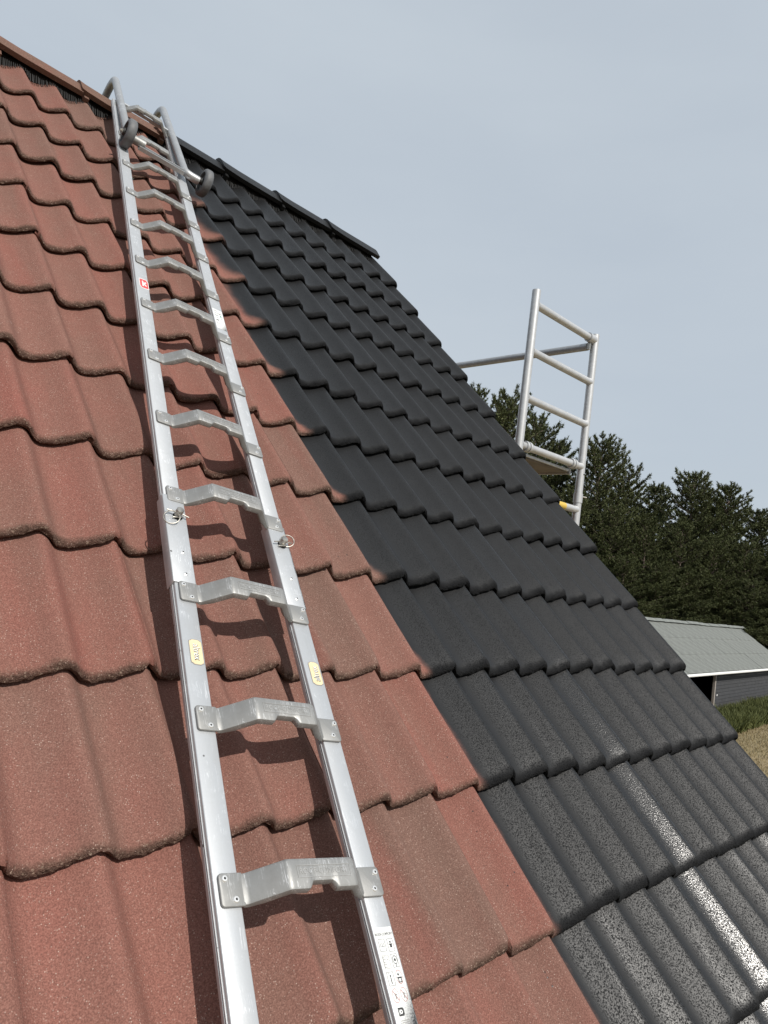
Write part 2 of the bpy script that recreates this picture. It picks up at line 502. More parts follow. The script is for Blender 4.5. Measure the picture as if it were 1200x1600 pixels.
def label_material():
    m, N, L, b = new_mat('label_white_misted')
    tcn = N.new('ShaderNodeTexCoord')
    so = N.new('ShaderNodeSeparateXYZ')
    L.new(tcn.outputs['Object'], so.inputs[0])
    d = nmath(N, L, 'ADD', nmath(N, L, 'MULTIPLY', so.outputs['X'], 1.0), nmath(N, L, 'MULTIPLY', so.outputs['Y'], -0.55))
    sp = nnoise(N, L, tcn.outputs['Object'], 420, 2, 0.7)
    amt = nrange(N, L, nmath(N, L, 'ADD', d, nmath(N, L, 'MULTIPLY', nmath(N, L, 'SUBTRACT', sp, 0.5), 0.035)), 0.060, 0.088)
    L.new(nmix(N, L, amt, (0.62, 0.63, 0.62), (0.02, 0.021, 0.023)), b.inputs['Base Color'])
    b.inputs['Roughness'].default_value = 0.5
    return m


M_LABEL = label_material()
M_INK = simple('print_black', (0.03, 0.03, 0.03), 0.5)
M_GREYINK = simple('print_grey', (0.22, 0.21, 0.20), 0.5)
M_REDINK = simple('print_red', (0.62, 0.06, 0.06), 0.45, 0, 0.1, 80)
M_SIGNRED = simple('print_sign_red', (0.30, 0.10, 0.09), 0.5)
M_GREENINK = simple('print_green', (0.06, 0.28, 0.20), 0.5)
M_PLY = simple('platform_wood', (0.17, 0.145, 0.12), 0.8, 0, 0.3, 12)
M_YEL = simple('yellow_tape', (0.55, 0.38, 0.07), 0.5)
M_BRICK = simple('gable_brick', (0.22, 0.10, 0.07), 0.9, 0, 0.4, 9, 0.3)
M_TIMBER = simple('painted_timber', (0.70, 0.70, 0.68), 0.6, 0, 0.1, 8)

# ------------------------------------------------------------------ ground
def ground_material():
    m, N, L, b = new_mat('dry_grass_ground')
    g = N.new('ShaderNodeNewGeometry')
    p = g.outputs['Position']
    a = nnoise(N, L, p, 0.35, 5, 0.6)
    d = nnoise(N, L, p, 6.0, 5, 0.7)
    col = nmix(N, L, nrange(N, L, a, 0.35, 0.65), (0.20, 0.150, 0.080), (0.13, 0.115, 0.050))
    col = nmix(N, L, nrange(N, L, d, 0.35, 0.7), col, (0.26, 0.20, 0.115))
    L.new(col, b.inputs['Base Color'])
    b.inputs['Roughness'].default_value = 0.95
    L.new(nbump(N, L, d, 0.6, 0.05), b.inputs['Normal'])
    return m


M_GROUND = ground_material()
g = MB()
q = [-600, -200, -80, -30, 0, 30, 60, 90, 160, 300, 700, 1500]
for i in range(len(q) - 1):
    for j in range(len(q) - 1):
        g.add([(q[i], q[j], 0), (q[i + 1], q[j], 0), (q[i + 1], q[j + 1], 0), (q[i], q[j + 1], 0)], [(0, 1, 2, 3)])
tag(g.build('ground', M_GROUND), kind='structure')

# ------------------------------------------------------------------ house with the tiled roof
GA = 0.32615          # gauge of the courses
RW = 0.15             # one roll of a tile
H = 0.031             # height of a roll
TILT = math.atan(0.027 / GA)
V_EAVE = -4 * GA
U_L, U_R = -17 * RW, 11 * RW
YA = 2.86             # ridge line in plan
house = empty('house', Matrix.Translation((0, YA, 0)))
tag(house, 'house whose steep tiled roof fills the foreground, half red half freshly painted black', 'house')
HI = Matrix.Translation((0, -YA, 0))


def hpart(name, mb, mat, parent=house, **k):
    """geometry written in world coordinates, child of the house"""
    o = mb.build(name, mat, parent, **k)
    if parent is house: o.matrix_basis = HI
    return o


# walls
wx0, wx1 = U_L + 0.15, U_R - 0.16
y_f, z_e = V_EAVE * c45 + 0.35, 3.15
y_b = 2 * YA - y_f
mb = MB()
mb.box(wx0, wx1, y_f, y_f + 0.2, 0, z_e)
hpart('front_wall', mb, M_BRICK)
mb = MB()
mb.box(wx0, wx1, y_b - 0.2, y_b, 0, z_e)
hpart('back_wall', mb, M_BRICK)
for xa in (wx0, wx1 - 0.2):
    mb = MB()
    zt = Z0 + YA - 0.22
    zs = zt - (YA - y_f - 0.2)
    poly = [(y_f + 0.2, 0), (y_b - 0.2, 0), (y_b - 0.2, zs), (YA, zt), (y_f + 0.2, zs)]
    n = len(poly)
    mb.add([(xa, y, z) for y, z in poly] + [(xa + 0.2, y, z) for y, z in poly],
           [tuple(range(n)), tuple(range(2 * n - 1, n - 1, -1))] + [(i, (i + 1) % n, n + (i + 1) % n, n + i) for i in range(n)])
    hpart('gable_wall', mb, M_BRICK)

# roof decks (front one carries the tiles)
def slab(u0, u1, v0, v1, n0, n1, mirror=False):
    mb = MB()
    mb.box(u0, u1, v0, v1, n0, n1)
    out = []
    for p in mb.v:
        w = ROOF @ Vector(p)
        if mirror: w.y = 2 * YA - w.y
        out.append(tuple(w))
    mb.v = out
    return mb


V_TOP = 3.93
roof = hpart('roof', slab(U_L + 0.02, U_R - 0.03, V_EAVE + 0.04, V_TOP, -0.145, -0.105), M_DECK)
back = hpart('back_roof', slab(U_L + 0.02, U_R - 0.03, V_EAVE + 0.04, V_TOP, -0.145, -0.06, True), M_TILE)
mb = MB()
gy = V_EAVE * c45 - 0.03
gz = Z0 + V_EAVE * c45 - 0.10
mb.tube([(U_L, gy - 0.03, gz), (U_R - 0.03, gy - 0.03, gz)], 0.06, 14)
hpart('gutter', mb, simple('zinc_gutter', (0.30, 0.31, 0.32), 0.5, 0.6, 0.15, 6), smooth=True)


# --- tiles
PROFILE = [(0.0, 0.0), (0.05, -1.6), (0.10, -6.5), (0.15, -14.0), (0.20, -22.5), (0.25, -30.0), (0.31, -35.5), (0.38, -38.0), (0.46, -37.5), (0.56, -34.0),
           (0.66, -28.0), (0.76, -20.0), (0.85, -11.0), (0.92, -4.2), (0.965, -1.0), (1.0, 0.0)]
HSC = 0.97
N_UP = 0.007
def prof(x):
    """height of the tile surface below its crest, x across the roof from the tile's left edge"""
    s = (x / RW + 0.14) % 1.0
    K = PROFILE
    for i in range(len(K) - 1):
        if K[i][0] <= s <= K[i + 1][0]:
            p0 = K[i - 1] if i else (K[-2][0] - 1, K[-2][1])
            p3 = K[i + 2] if i + 2 < len(K) else (K[1][0] + 1, K[1][1])
            p1, p2 = K[i], K[i + 1]
            m1 = (p2[1] - p0[1]) / (p2[0] - p0[0])
            m2 = (p3[1] - p1[1]) / (p3[0] - p1[0])
            h = p2[0] - p1[0]
            t = (s - p1[0]) / h
            y = (2 * t ** 3 - 3 * t ** 2 + 1) * p1[1] + (t ** 3 - 2 * t ** 2 + t) * h * m1 + (-2 * t ** 3 + 3 * t ** 2) * p2[1] + (t ** 3 - t ** 2) * h * m2
            return y * 0.001 * HSC
    return 0.0


def make_tile(seed, verge=False):
    rng = random.Random(seed)
    L_ = 0.425
    T = 0.022
    xs = [-0.014, -0.006] + [0.0 + 0.298 * i / 56 for i in range(57)] + [0.3015]
    # section along the slope: (v, drop below surface)
    sec = [(L_, 0.0), (0.30, 0), (0.20, 0), (0.12, 0), (0.06, 0), (0.028, 0.0003), (0.016, 0.0012), (0.009, 0.0032), (0.004, 0.0066), (0.001, 0.011),
           (0.0005, 0.0155), (0.004, 0.0205), (0.011, T + 0.001), (0.05, T)]
    vs, fs = [], []
    nx = len(xs)
    ph = rng.uniform(0, 50)
    for si, (v, dr) in enumerate(sec):
        for xi, x in enumerate(xs):
            z = prof(x)
            vv, zz = v, -dr
            if xi < 2:                                  # interlock under the neighbour
                zz -= 0.010
                if v < 0.02: vv += 0.020
            if xi == nx - 1 and not verge:
                zz -= 0.005
            if x > 0.276 and v < 0.05 and not verge:    # cut-back corner at the side lap
                q = min(1.0, (x - 0.276) / 0.010)
                vv += 0.012 * q * max(0.0, 1 - v / 0.05)
                zz = max(zz, -0.011 * q - 0.022 * (1 - q))
            # broken, uneven front edge
            k = max(0.0, 1 - v / 0.03)
            w = mnoise.noise(Vector((x * 34 + ph, si * 0.9, ph)))
            w2 = mnoise.noise(Vector((x * 120 + ph, si * 1.7, ph)))
            vv += k * (w * 0.0034 + w2 * 0.0026)
            zz += k * w2 * 0.0018
            # slight camber of the whole tile
            zz += 0.0012 * mnoise.noise(Vector((x * 6 + ph, v * 5, 3.1)))
            vs.append((x, vv, z + zz))
    ns = len(sec)
    for i in range(ns - 1):
        for j in range(nx - 1):
            fs.append((i * nx + j, i * nx + j + 1, (i + 1) * nx + j + 1, (i + 1) * nx + j))
    mb = MB()
    mb.add(vs, fs)
    if verge:                                            # down-turned edge over the gable
        b0 = len(mb.v)
        top = [nx - 1 + i * nx for i in range(ns - 3)]
        dn = [(0.306, mb.v[t][1], mb.v[t][2] - 0.012) for t in top]
        dn2 = [(0.306, mb.v[t][1], -0.14) for t in top]
        mb.v += dn + dn2
        m = len(top)
        for i in range(m - 1):
            mb.f.append((top[i], top[i + 1], b0 + i + 1, b0 + i))
            mb.f.append((b0 + i, b0 + i + 1, b0 + m + i + 1, b0 + m + i))
        # front face of the turned-down edge
        mb.f.append((top[-1], top[-1] - 1, top[-1] - 2, top[-1] - 3, b0 + m + m - 1, b0 + m - 1))
    return mb.mesh('roof_tile', M_TILE, smooth=True, angle=50)


TILES = [make_tile(s) for s in range(7)]
VERGES = [make_tile(s, True) for s in range(20, 24)]
rt = random.Random(5)
for k in range(-4, 12):
    for j in range(-17, 10, 2):
        verge = (j == 9)
        me = rt.choice(VERGES if verge else TILES)
        jit = 0.6 if verge else 1.0
        mtx = ROOF @ Matrix.Translation((j * RW + rt.gauss(0, 0.0012), k * GA + rt.gauss(0, 0.004) * jit, N_UP + rt.gauss(0, 0.0012)))
        mtx = mtx @ Matrix.Rotation(-TILT + rt.gauss(0, 0.004), 4, 'X') @ Matrix.Rotation(rt.gauss(0, 0.004) * jit, 4, 'Z') @ Matrix.Rotation(rt.gauss(0, 0.004), 4, 'Y')
        put('tile', me, roof, mtx)

# --- ridge: vent strip with comb, then the ridge tiles
ZR = Z0 + 2.868
mb = MB()
prism = [(-0.03, -0.19), (0.03, -0.19), (0.036, -0.075), (0.0, -0.030), (-0.036, -0.075)]
n = len(prism)
mb.add([(U_L, YA + y, ZR + z) for y, z in prism] + [(U_R - 0.02, YA + y, ZR + z) for y, z in prism],
       [tuple(range(n)), tuple(range(2 * n - 1, n - 1, -1))] + [(i, (i + 1) % n, n + (i + 1) % n, n + i) for i in range(n)])
hpart('ridge_batten', mb, M_DECK)
mb = MB()
rc = random.Random(9)
x = U_L
while x < U_R - 0.03:
    for sgn in (-1, 1):
        y0, z0 = YA + sgn * 0.045, ZR - 0.072
        hang = 0.046 - 0.95 * prof(x - U_L) + rc.uniform(-0.005, 0.004)
        tx = x + rc.uniform(-0.002, 0.002)
        y1 = y0 + sgn * (0.034 + rc.uniform(-0.004, 0.006))
        z1 = z0 - hang
        mb.add([(x, y0, z0), (x + 0.0035, y0, z0), (tx + 0.0035, y1, z1), (tx, y1, z1),
                (x, y0 + sgn * 0.0015, z0), (x + 0.0035, y0 + sgn * 0.0015, z0), (tx + 0.0035, y1 + sgn * 0.0015, z1), (tx, y1 + sgn * 0.0015, z1)],
               [(0, 1, 2, 3), (7, 6, 5, 4), (0, 4, 5, 1), (3, 2, 6, 7), (0, 3, 7, 4), (1, 5, 6, 2)])
    x += 0.0085
o = hpart('ridge_comb', mb, M_COMB)
o['kind'] = 'stuff'


def make_ridge(seed, last=False):
    rng = random.Random(seed)
    Lr = 0.435
    ph = rng.uniform(0, 90)
    half = [(0.0, 0.0), (0.022, -0.003), (0.042, -0.013), (0.058, -0.028), (0.080, -0.056), (0.098, -0.078)]
    out = [(-y, z) for y, z in reversed(half)] + half[1:]
    inn = [(y * 0.80, z * 0.97 - 0.016) for y, z in reversed(out)]
    ring = out + inn
    xs = [0.0, 0.004, 0.012, 0.03, 0.12, 0.22, 0.33, 0.405, 0.412, 0.425, Lr]
    vs, fs = [], []
    m = len(ring)
    for xi, x in enumerate(xs):
        s = 1.0
        if x < 0.002: s = 0.93
        elif x < 0.006: s = 0.98
        lap = 0.0 if x < 0.41 or last else -0.020               # rebated end that tucks under the next one
        grow = 1.0 + 0.05 * max(0, (0.06 - x) / 0.06)
        for (y, z) in ring:
            w = mnoise.noise(Vector((x * 25 + ph, y * 30, z * 30))) * 0.0018
            vs.append((x, y * s * grow * 1.03 + w, (z - 0.04) * s + 0.04 + lap + w + (grow - 1) * 0.10 + 0.012 * (0.35 - x / 0.42)))
    for i in range(len(xs) - 1):
        for j in range(m):
            fs.append((i * m + j, i * m + (j + 1) % m, (i + 1) * m + (j + 1) % m, (i + 1) * m + j))
    h = len(out)
    for e in (0, len(xs) - 1):
        for j in range(h - 1):
            fs.append((e * m + j, e * m + j + 1, e * m + m - 2 - j, e * m + m - 1 - j))
    mb = MB()
    mb.add(vs, fs)
    return mb.mesh('ridge_tile', M_RIDGE, smooth=True, angle=38)


RIDGES = [make_ridge(s) for s in range(40, 44)]
RIDGE_END = make_ridge(47, True)
rr = random.Random(12)
xr = U_R - 0.03 - 0.395 * 11
k = 0
while xr < U_R - 0.1:
    put('ridge_tile', RIDGE_END if xr > U_R - 0.5 else rr.choice(RIDGES), roof,
        Matrix.Translation((xr, YA + rr.gauss(0, 0.002), ZR + rr.gauss(0, 0.003))) @ Matrix.Rotation(rr.gauss(0, 0.006), 4, 'Y') @ Matrix.Rotation(rr.gauss(0, 0.005), 4, 'Z'))
    xr += 0.395
    k += 1

# ------------------------------------------------------------------ roof ladder (x across, y up the ladder, z off the roof)
TH = R(8.85)
A_ = Vector((math.sin(TH), math.cos(TH), 0))
B_ = Vector((math.cos(TH), -math.sin(TH), 0))
LS = 1.0234
LM = ROOF @ Matrix(((B_.x, A_.x, 0, -0.7706), (B_.y, A_.y, 0, 0.4074), (0, 0, 1, -0.025), (0, 0, 0, 1))) @ Matrix.Diagonal((LS, LS, LS, 1))
ladder = empty('roof_ladder', LM)
tag(ladder, 'long aluminium roof ladder with wide humped treads hooked over the ridge', 'ladder')
WD = 0.312
SW = 0.043
NT = 0.085           # face of the stiles above the tiles
SH = 0.024


def profile_bar(name, b0, b1, y0, y1, zt, zb, parent=ladder, mat=M_STILE, bev=0.002):
    mb = MB()
    # channel open to the roof with a lip
    t = 0.004
    poly = [(b0, zb), (b0, zt), (b1, zt), (b1, zb), (b1 - t, zb), (b1 - t, zt - t), (b0 + t, zt - t), (b0 + t, zb)]
    n = len(poly)
    mb.add([(x, y0, z) for x, z in poly] + [(x, y1, z) for x, z in poly],
           [(i, (i + 1) % n, n + (i + 1) % n, n + i) for i in range(n)] + [(0, 1, 6, 7), (1, 2, 5, 6), (2, 3, 4, 5),
            (n + 7, n + 6, n + 1, n), (n + 6, n + 5, n + 2, n + 1), (n + 5, n + 4, n + 3, n + 2)])
    # rib along the outer side
    return mb.build(name, mat, parent, bevel=bev, angle=60, smooth=True)


def groove(parent, bx, y0, y1):
    mb = MB()
    mb.box(bx - 0.0012, bx + 0.0012, y0, y1, NT - 0.0150, NT - 0.0120)
    mb.box(bx - 0.0009, bx + 0.0009, y0, y1, NT - 0.0100, NT - 0.0080)
    return mb.build('rib', M_STILE, parent)


A0, AS = -0.169, 0.2847        # top edge of the first tread plate, spacing
SPL0, SPL1 = 0.398, 0.655      # sleeve joint
for b0, b1, out in ((0.0, SW, 0.0), (WD - SW, WD, WD - SW)):
    s = profile_bar('lower_stile', b0 + 0.0005, b1 - 0.0005, -0.95, SPL0 + 0.05, NT, NT - SH)
    groove(s, out - 0.0002, -0.95, SPL0)
    s = profile_bar('upper_stile', b0 + 0.0005, b1 - 0.0005, SPL1 - 0.05, 3.47, NT, NT - SH)
    groove(s, out - 0.0002, SPL1, 3.47)
    s = profile_bar('sleeve', b0 - 0.0035, b1 + 0.0035, SPL0, SPL1, NT + 0.0035, NT - SH - 0.002)
    for yy in (SPL0 + 0.025, SPL0 + 0.085):
        mb = MB()
        mb.lathe([(0.0, 0.0022), (0.0032, 0.0020), (0.0048, 0.0010), (0.0052, 0)], (b0 + 0.026, yy, NT + 0.0035), (0, 0, 1), 14)
        rv = mb.build('rivet', M_RIVET, s, smooth=True)
        mb = MB()
        mb.lathe([(0, 0.0005), (0.0018, 0.0004), (0.0018, 0)], (b0 + 0.026, yy, NT + 0.0057), (0, 0, 1), 10)
        mb.build('rivet_core', M_DARK, s)


def make_rung_meshes():
    zf = NT + 0.0005
    t = 0.005
    D = 0.048
    zt = 0.135
    top = [(0.044, zf + t), (0.050, zf + t + 0.001), (0.098, zt - 0.0005), (0.103, zt), (0.2215, zt), (0.2265, zt - 0.003), (0.262, zf + t + 0.003), (0.268, zf + t)]
    # resample the polyline
    pts = []
    for i in range(len(top) - 1):
        (x0, z0), (x1, z1) = top[i], top[i + 1]
        m = max(1, int(math.hypot(x1 - x0, z1 - z0) / 0.004))
        for k in range(m):
            pts.append((x0 + (x1 - x0) * k / m, z0 + (z1 - z0) * k / m))
    pts.append(top[-1])

    def dep(x):      # notch in the lower edge
        a, b_, d = 0.135, 0.183, 0.011
        def ss(e0, e1, q):
            q = max(0, min(1, (q - e0) / (e1 - e0))); return q * q * (3 - 2 * q)
        return d * (ss(a - 0.002, a + 0.006, x) - ss(b_ - 0.006, b_ + 0.002, x))
    mb = MB()
    vs, fs = [], []
    nrm = []
    for i in range(len(pts)):
        x0, z0 = pts[max(0, i - 1)]; x1, z1 = pts[min(len(pts) - 1, i + 1)]
        l = math.hypot(x1 - x0, z1 - z0)
        nrm.append((-(z1 - z0) / l, (x1 - x0) / l))
    # cross-section: distance from lower edge y, and drop along normal; lips turned down at both edges
    sec = [(0.003, 0.016), (0.0, 0.013), (0.0003, 0.006), (0.0022, 0.0016), (0.006, 0.0), (D - 0.006, 0.0), (D - 0.002, 0.0018), (D, 0.006), (D, 0.013), (D - 0.003, 0.016), (D - 0.005, 0.006), (0.006, 0.006)]
    ns = len(sec)
    for i, (x, z) in enumerate(pts):
        nx_, nz_ = nrm[i]
        e = min(1.0, min(x - 0.044, 0.268 - x) / 0.02)
        for (y, dr) in sec:
            yy = y if y > D / 2 else y + dep(x)
            d2 = dr if dr < 0.0061 else 0.006 + (dr - 0.006) * max(0, e)
            vs.append((x - nx_ * d2, -D + yy, z - nz_ * d2))
    for i in range(len(pts) - 1):
        for j in range(ns):
            fs.append((i * ns + j, i * ns + (j + 1) % ns, (i + 1) * ns + (j + 1) % ns, (i + 1) * ns + j))
    fs.append(tuple(range(ns)))
    fs.append(tuple((len(pts) - 1) * ns + j for j in range(ns - 1, -1, -1)))
    mb.add(vs, fs)
    tread = mb.mesh('tread', M_RUNG, smooth=True, angle=40)

    def plate(x0, x1, rl):
        r_ = 0.006
        def corner(cx, cy, a0):
            return [(cx + r_ * math.cos(R(a0 + 30 * k)), cy + r_ * math.sin(R(a0 + 30 * k))) for k in range(4)]
        if rl:
            poly = corner(x0 + r_, -D + r_, 180) + [(x1, -D)] + [(x1, 0)] + corner(x0 + r_, -r_, 90)
        else:
            poly = [(x0, -D)] + corner(x1 - r_, -D + r_, 270) + corner(x1 - r_, -r_, 0) + [(x0, 0)]
        m = MB()
        m.prism(poly, zf, zf + t)
        return m.mesh('mounting_plate', M_RUNG, smooth=True, bevel=0.0016, angle=50)
    pl = plate(0.007, 0.0465, True)
    pr = plate(0.2655, 0.3105, False)

    def rivet(x, y):
        m = MB()
        m.lathe([(0.0016, 0.0005), (0.0020, 0.0020), (0.0040, 0.0019), (0.0050, 0.0010), (0.0053, 0)], (x, y, zf + t), (0, 0, 1), 14)
        a = m.mesh('rivet', M_RIVET, smooth=True)
        m = MB()
        m.lathe([(0, 0.0014), (0.0019, 0.0012), (0.0019, 0)], (x, y, zf + t), (0, 0, 1), 10)
        return a, m.mesh('rivet_core', M_DARK)
    rv = [rivet(0.0165, -0.0085), rivet(0.031, -0.0385), rivet(0.302, -0.0095), rivet(0.292, -0.036)]
    return tread, pl, pr, rv


TREAD, PL, PR, RV = make_rung_meshes()


def text_mesh(s, size, mat, extrude=0.0004):
    cu = bpy.data.curves.new('lettering', 'FONT')
    cu.body = s
    cu.size = size
    cu.align_x = 'CENTER'
    cu.align_y = 'CENTER'
    cu.extrude = extrude
    ob = bpy.data.objects.new('tmp_text', cu)
    COL.objects.link(ob)
    dg = bpy.context.evaluated_depsgraph_get()
    dg.update()
    me = bpy.data.meshes.new_from_object(ob.evaluated_get(dg))
    bpy.data.objects.remove(ob)
    bpy.data.curves.remove(cu)
    me.name = 'lettering'
    me.materials.clear()
    me.materials.append(mat)
    return me


EMB = simple('embossed_aluminium', (0.30, 0.30, 0.295), 0.55, 0.4, 0.2, 60)
T_ROOF = text_mesh('ROOF-COMFORT', 0.0125, EMB, 0.0003)
fr = MB()
for (x0, x1, y0, y1) in ((-0.050, 0.050, 0.0085, 0.0093), (-0.050, 0.050, -0.0093, -0.0085), (-0.050, -0.0492, -0.0085, 0.0085), (0.0492, 0.050, -0.0085, 0.0085)):
    fr.box(x0, x1, y0, y1, -0.0003, 0.0004)
FRAME = fr.mesh('emblem_frame', EMB)
for k in range(11):
    y = A0 + AS * k
    T = Matrix.Translation((0, y, 0))
    r = put('rung', TREAD, ladder, T)
    for me in (PL, PR):
        put('mounting_plate', me, r)
    for a, b_ in RV:
        put('rivet', a, r)
        put('rivet_core', b_, r)
    tz = 0.1353
    put('lettering', T_ROOF, r, Matrix.Translation((0.162, -0.0215, tz)) @ Matrix.Diagonal((0.93, 1, 1, 1)))
    put('emblem_frame', FRAME, r, Matrix.Translation((0.163, -0.0215, tz)))

# locking pins with split rings on the sleeves
for bx, sg in ((0.024, -1), (WD - 0.020, 1)):
    yp = 0.592
    mb = MB()
    mb.lathe([(0.0, 0.021), (0.0072, 0.0205), (0.0085, 0.019), (0.0085, 0.005), (0.0070, 0.004), (0.0070, 0.0)], (bx, yp, NT + 0.0035), (0, 0, 1), 20)
    pin = mb.build('locking_pin', M_STEEL, ladder, smooth=True, angle=40)
    mb = MB()
    cx, cy = bx + sg * 0.016, yp + (0.010 if sg > 0 else -0.016)
    mb.tube([(cx + 0.0165 * math.cos(t_ * math.pi / 14), cy + 0.0165 * math.sin(t_ * math.pi / 14), NT + 0.010 + 0.006 * math.sin(t_ * math.pi / 14 + 1)) for t_ in range(29)], 0.0012, 8, caps=False)
    mb.build('split_ring', M_STEEL, pin, smooth=True)
    mb = MB()
    mb.tube([(bx - 0.024 * sg, yp - 0.006, NT + 0.012), (bx, yp + 0.001, NT + 0.013), (bx + 0.026 * sg, yp + 0.004, NT + 0.011)], 0.0016, 8)
    mb.tube([(bx - 0.012, yp - 0.012, NT + 0.008), (bx + 0.001, yp - 0.011, NT + 0.010), (bx + 0.012, yp - 0.004, NT + 0.008)], 0.0016, 8)
    mb.build('clip_wire', M_STEEL, pin, smooth=True)
    mb = MB()
    mb.lathe([(0.0, 0.0012), (0.011, 0.0011), (0.0115, 0)], (bx + 0.002, yp - 0.002, NT + 0.0035), (0, 0, 1), 20)
    mb.build('hole_rim', M_DARK, pin)

# ---- stickers
def sticker_plate(name, pts, mat, z, parent):
    mb = MB()
    mb.prism(pts, z, z + 0.0004)
    return mb.build(name, mat, parent)


def cartouche(w, h):
    """scalloped badge outline"""
    a, b_ = w / 2, h / 2
    c = min(w, h) * 0.14
    pts = []
    for sx, sy, order in ((1, 1, 0), (-1, 1, 1), (-1, -1, 0), (1, -1, 1)):
        corner = [(a, b_ - 1.9 * c), (a - 0.25 * c, b_ - 1.25 * c), (a, b_ - c), (a - 0.9 * c, b_ - 0.85 * c), (a - 1.3 * c, b_ - 0.25 * c), (a - 2.2 * c, b_)]
        q = [(sx * x, sy * y) for x, y in corner]
        pts += q if order == 0 else q[::-1]
    return pts


T_ALT_W = text_mesh('altrex', 0.0225, M_WHITE)
T_ALT_K = text_mesh('altrex', 0.0236, M_INK)
for bx, ya, rot in ((0.0265, 0.233, -90), (0.2945, 0.2255, 90)):
    Z = NT + 0.0002
    base = put('maker_badge', None, ladder) if False else None
    mb = MB(); mb.prism(cartouche(0.0272, 0.058), Z, Z + 0.0003)
    bd = mb.build('maker_badge', M_GREYINK, ladder)
    bd.matrix_basis = Matrix.Translation((bx, ya, 0))
    tag(bd, 'cream scalloped maker badge with outlined lettering on the ladder stile')
    mb = MB(); mb.prism(cartouche(0.0246, 0.0552), Z + 0.0003, Z + 0.0006)
    mb.build('badge_face', M_CREAM, bd)
    mt = Matrix.Translation((0, 0, Z + 0.0008)) @ Matrix.Rotation(R(rot), 4, 'Z') @ Matrix.Diagonal((0.68, 0.86, 0.3, 1))
    put('lettering_shadow', T_ALT_K, bd, Matrix.Translation((0.0009, -0.0009, 0)) @ mt)
    put('lettering', T_ALT_W, bd, Matrix.Translation((0, 0, 0.0004)) @ mt)

# red badge on the left stile
Z = NT + 0.0002
def hexa(w, h):
    return [(-w / 2, -h * 0.30), (-w * 0.30, -h / 2), (w * 0.5, -h * 0.42), (w / 2, h * 0.30), (w * 0.30, h / 2), (-w * 0.5, h * 0.42)]
mb = MB(); mb.prism(hexa(0.0305, 0.066), Z, Z + 0.0003)
bd = mb.build('red_badge', M_WHITE, ladder)
bd.matrix_basis = Matrix.Translation((0.0265, 1.645, 0))
tag(bd, 'small red badge with white border on the left stile')
mb = MB(); mb.prism(hexa(0.0265, 0.058), Z + 0.0003, Z + 0.0006)
mb.build('badge_face', M_REDINK, bd)
mb = MB()
mb.prism([(-0.006, -0.018), (-0.0015, -0.018), (-0.0015, -0.006), (0.006, -0.014), (0.009, -0.010), (0.003, 0.000), (0.009, 0.011), (0.005, 0.014), (-0.001, 0.005), (-0.002, 0.016), (-0.006, 0.016)], Z + 0.0006, Z + 0.0009)
mb.build('emblem', M_WHITE, bd)


def ring(mb, cx, cy, r0, r1, z, seg=20, sy=1.0):
    vs, fs = [], []
    for k_ in range(seg):
        t = 2 * math.pi * k_ / seg
        for rr_ in (r0, r1):
            vs += [(cx + rr_ * math.cos(t), cy + sy * rr_ * math.sin(t), z)]
    for k_ in range(seg):
        a = 2 * k_; b_ = 2 * ((k_ + 1) % seg)
        fs.append((a, a + 1, b_ + 1, b_))
    mb.add(vs, fs)


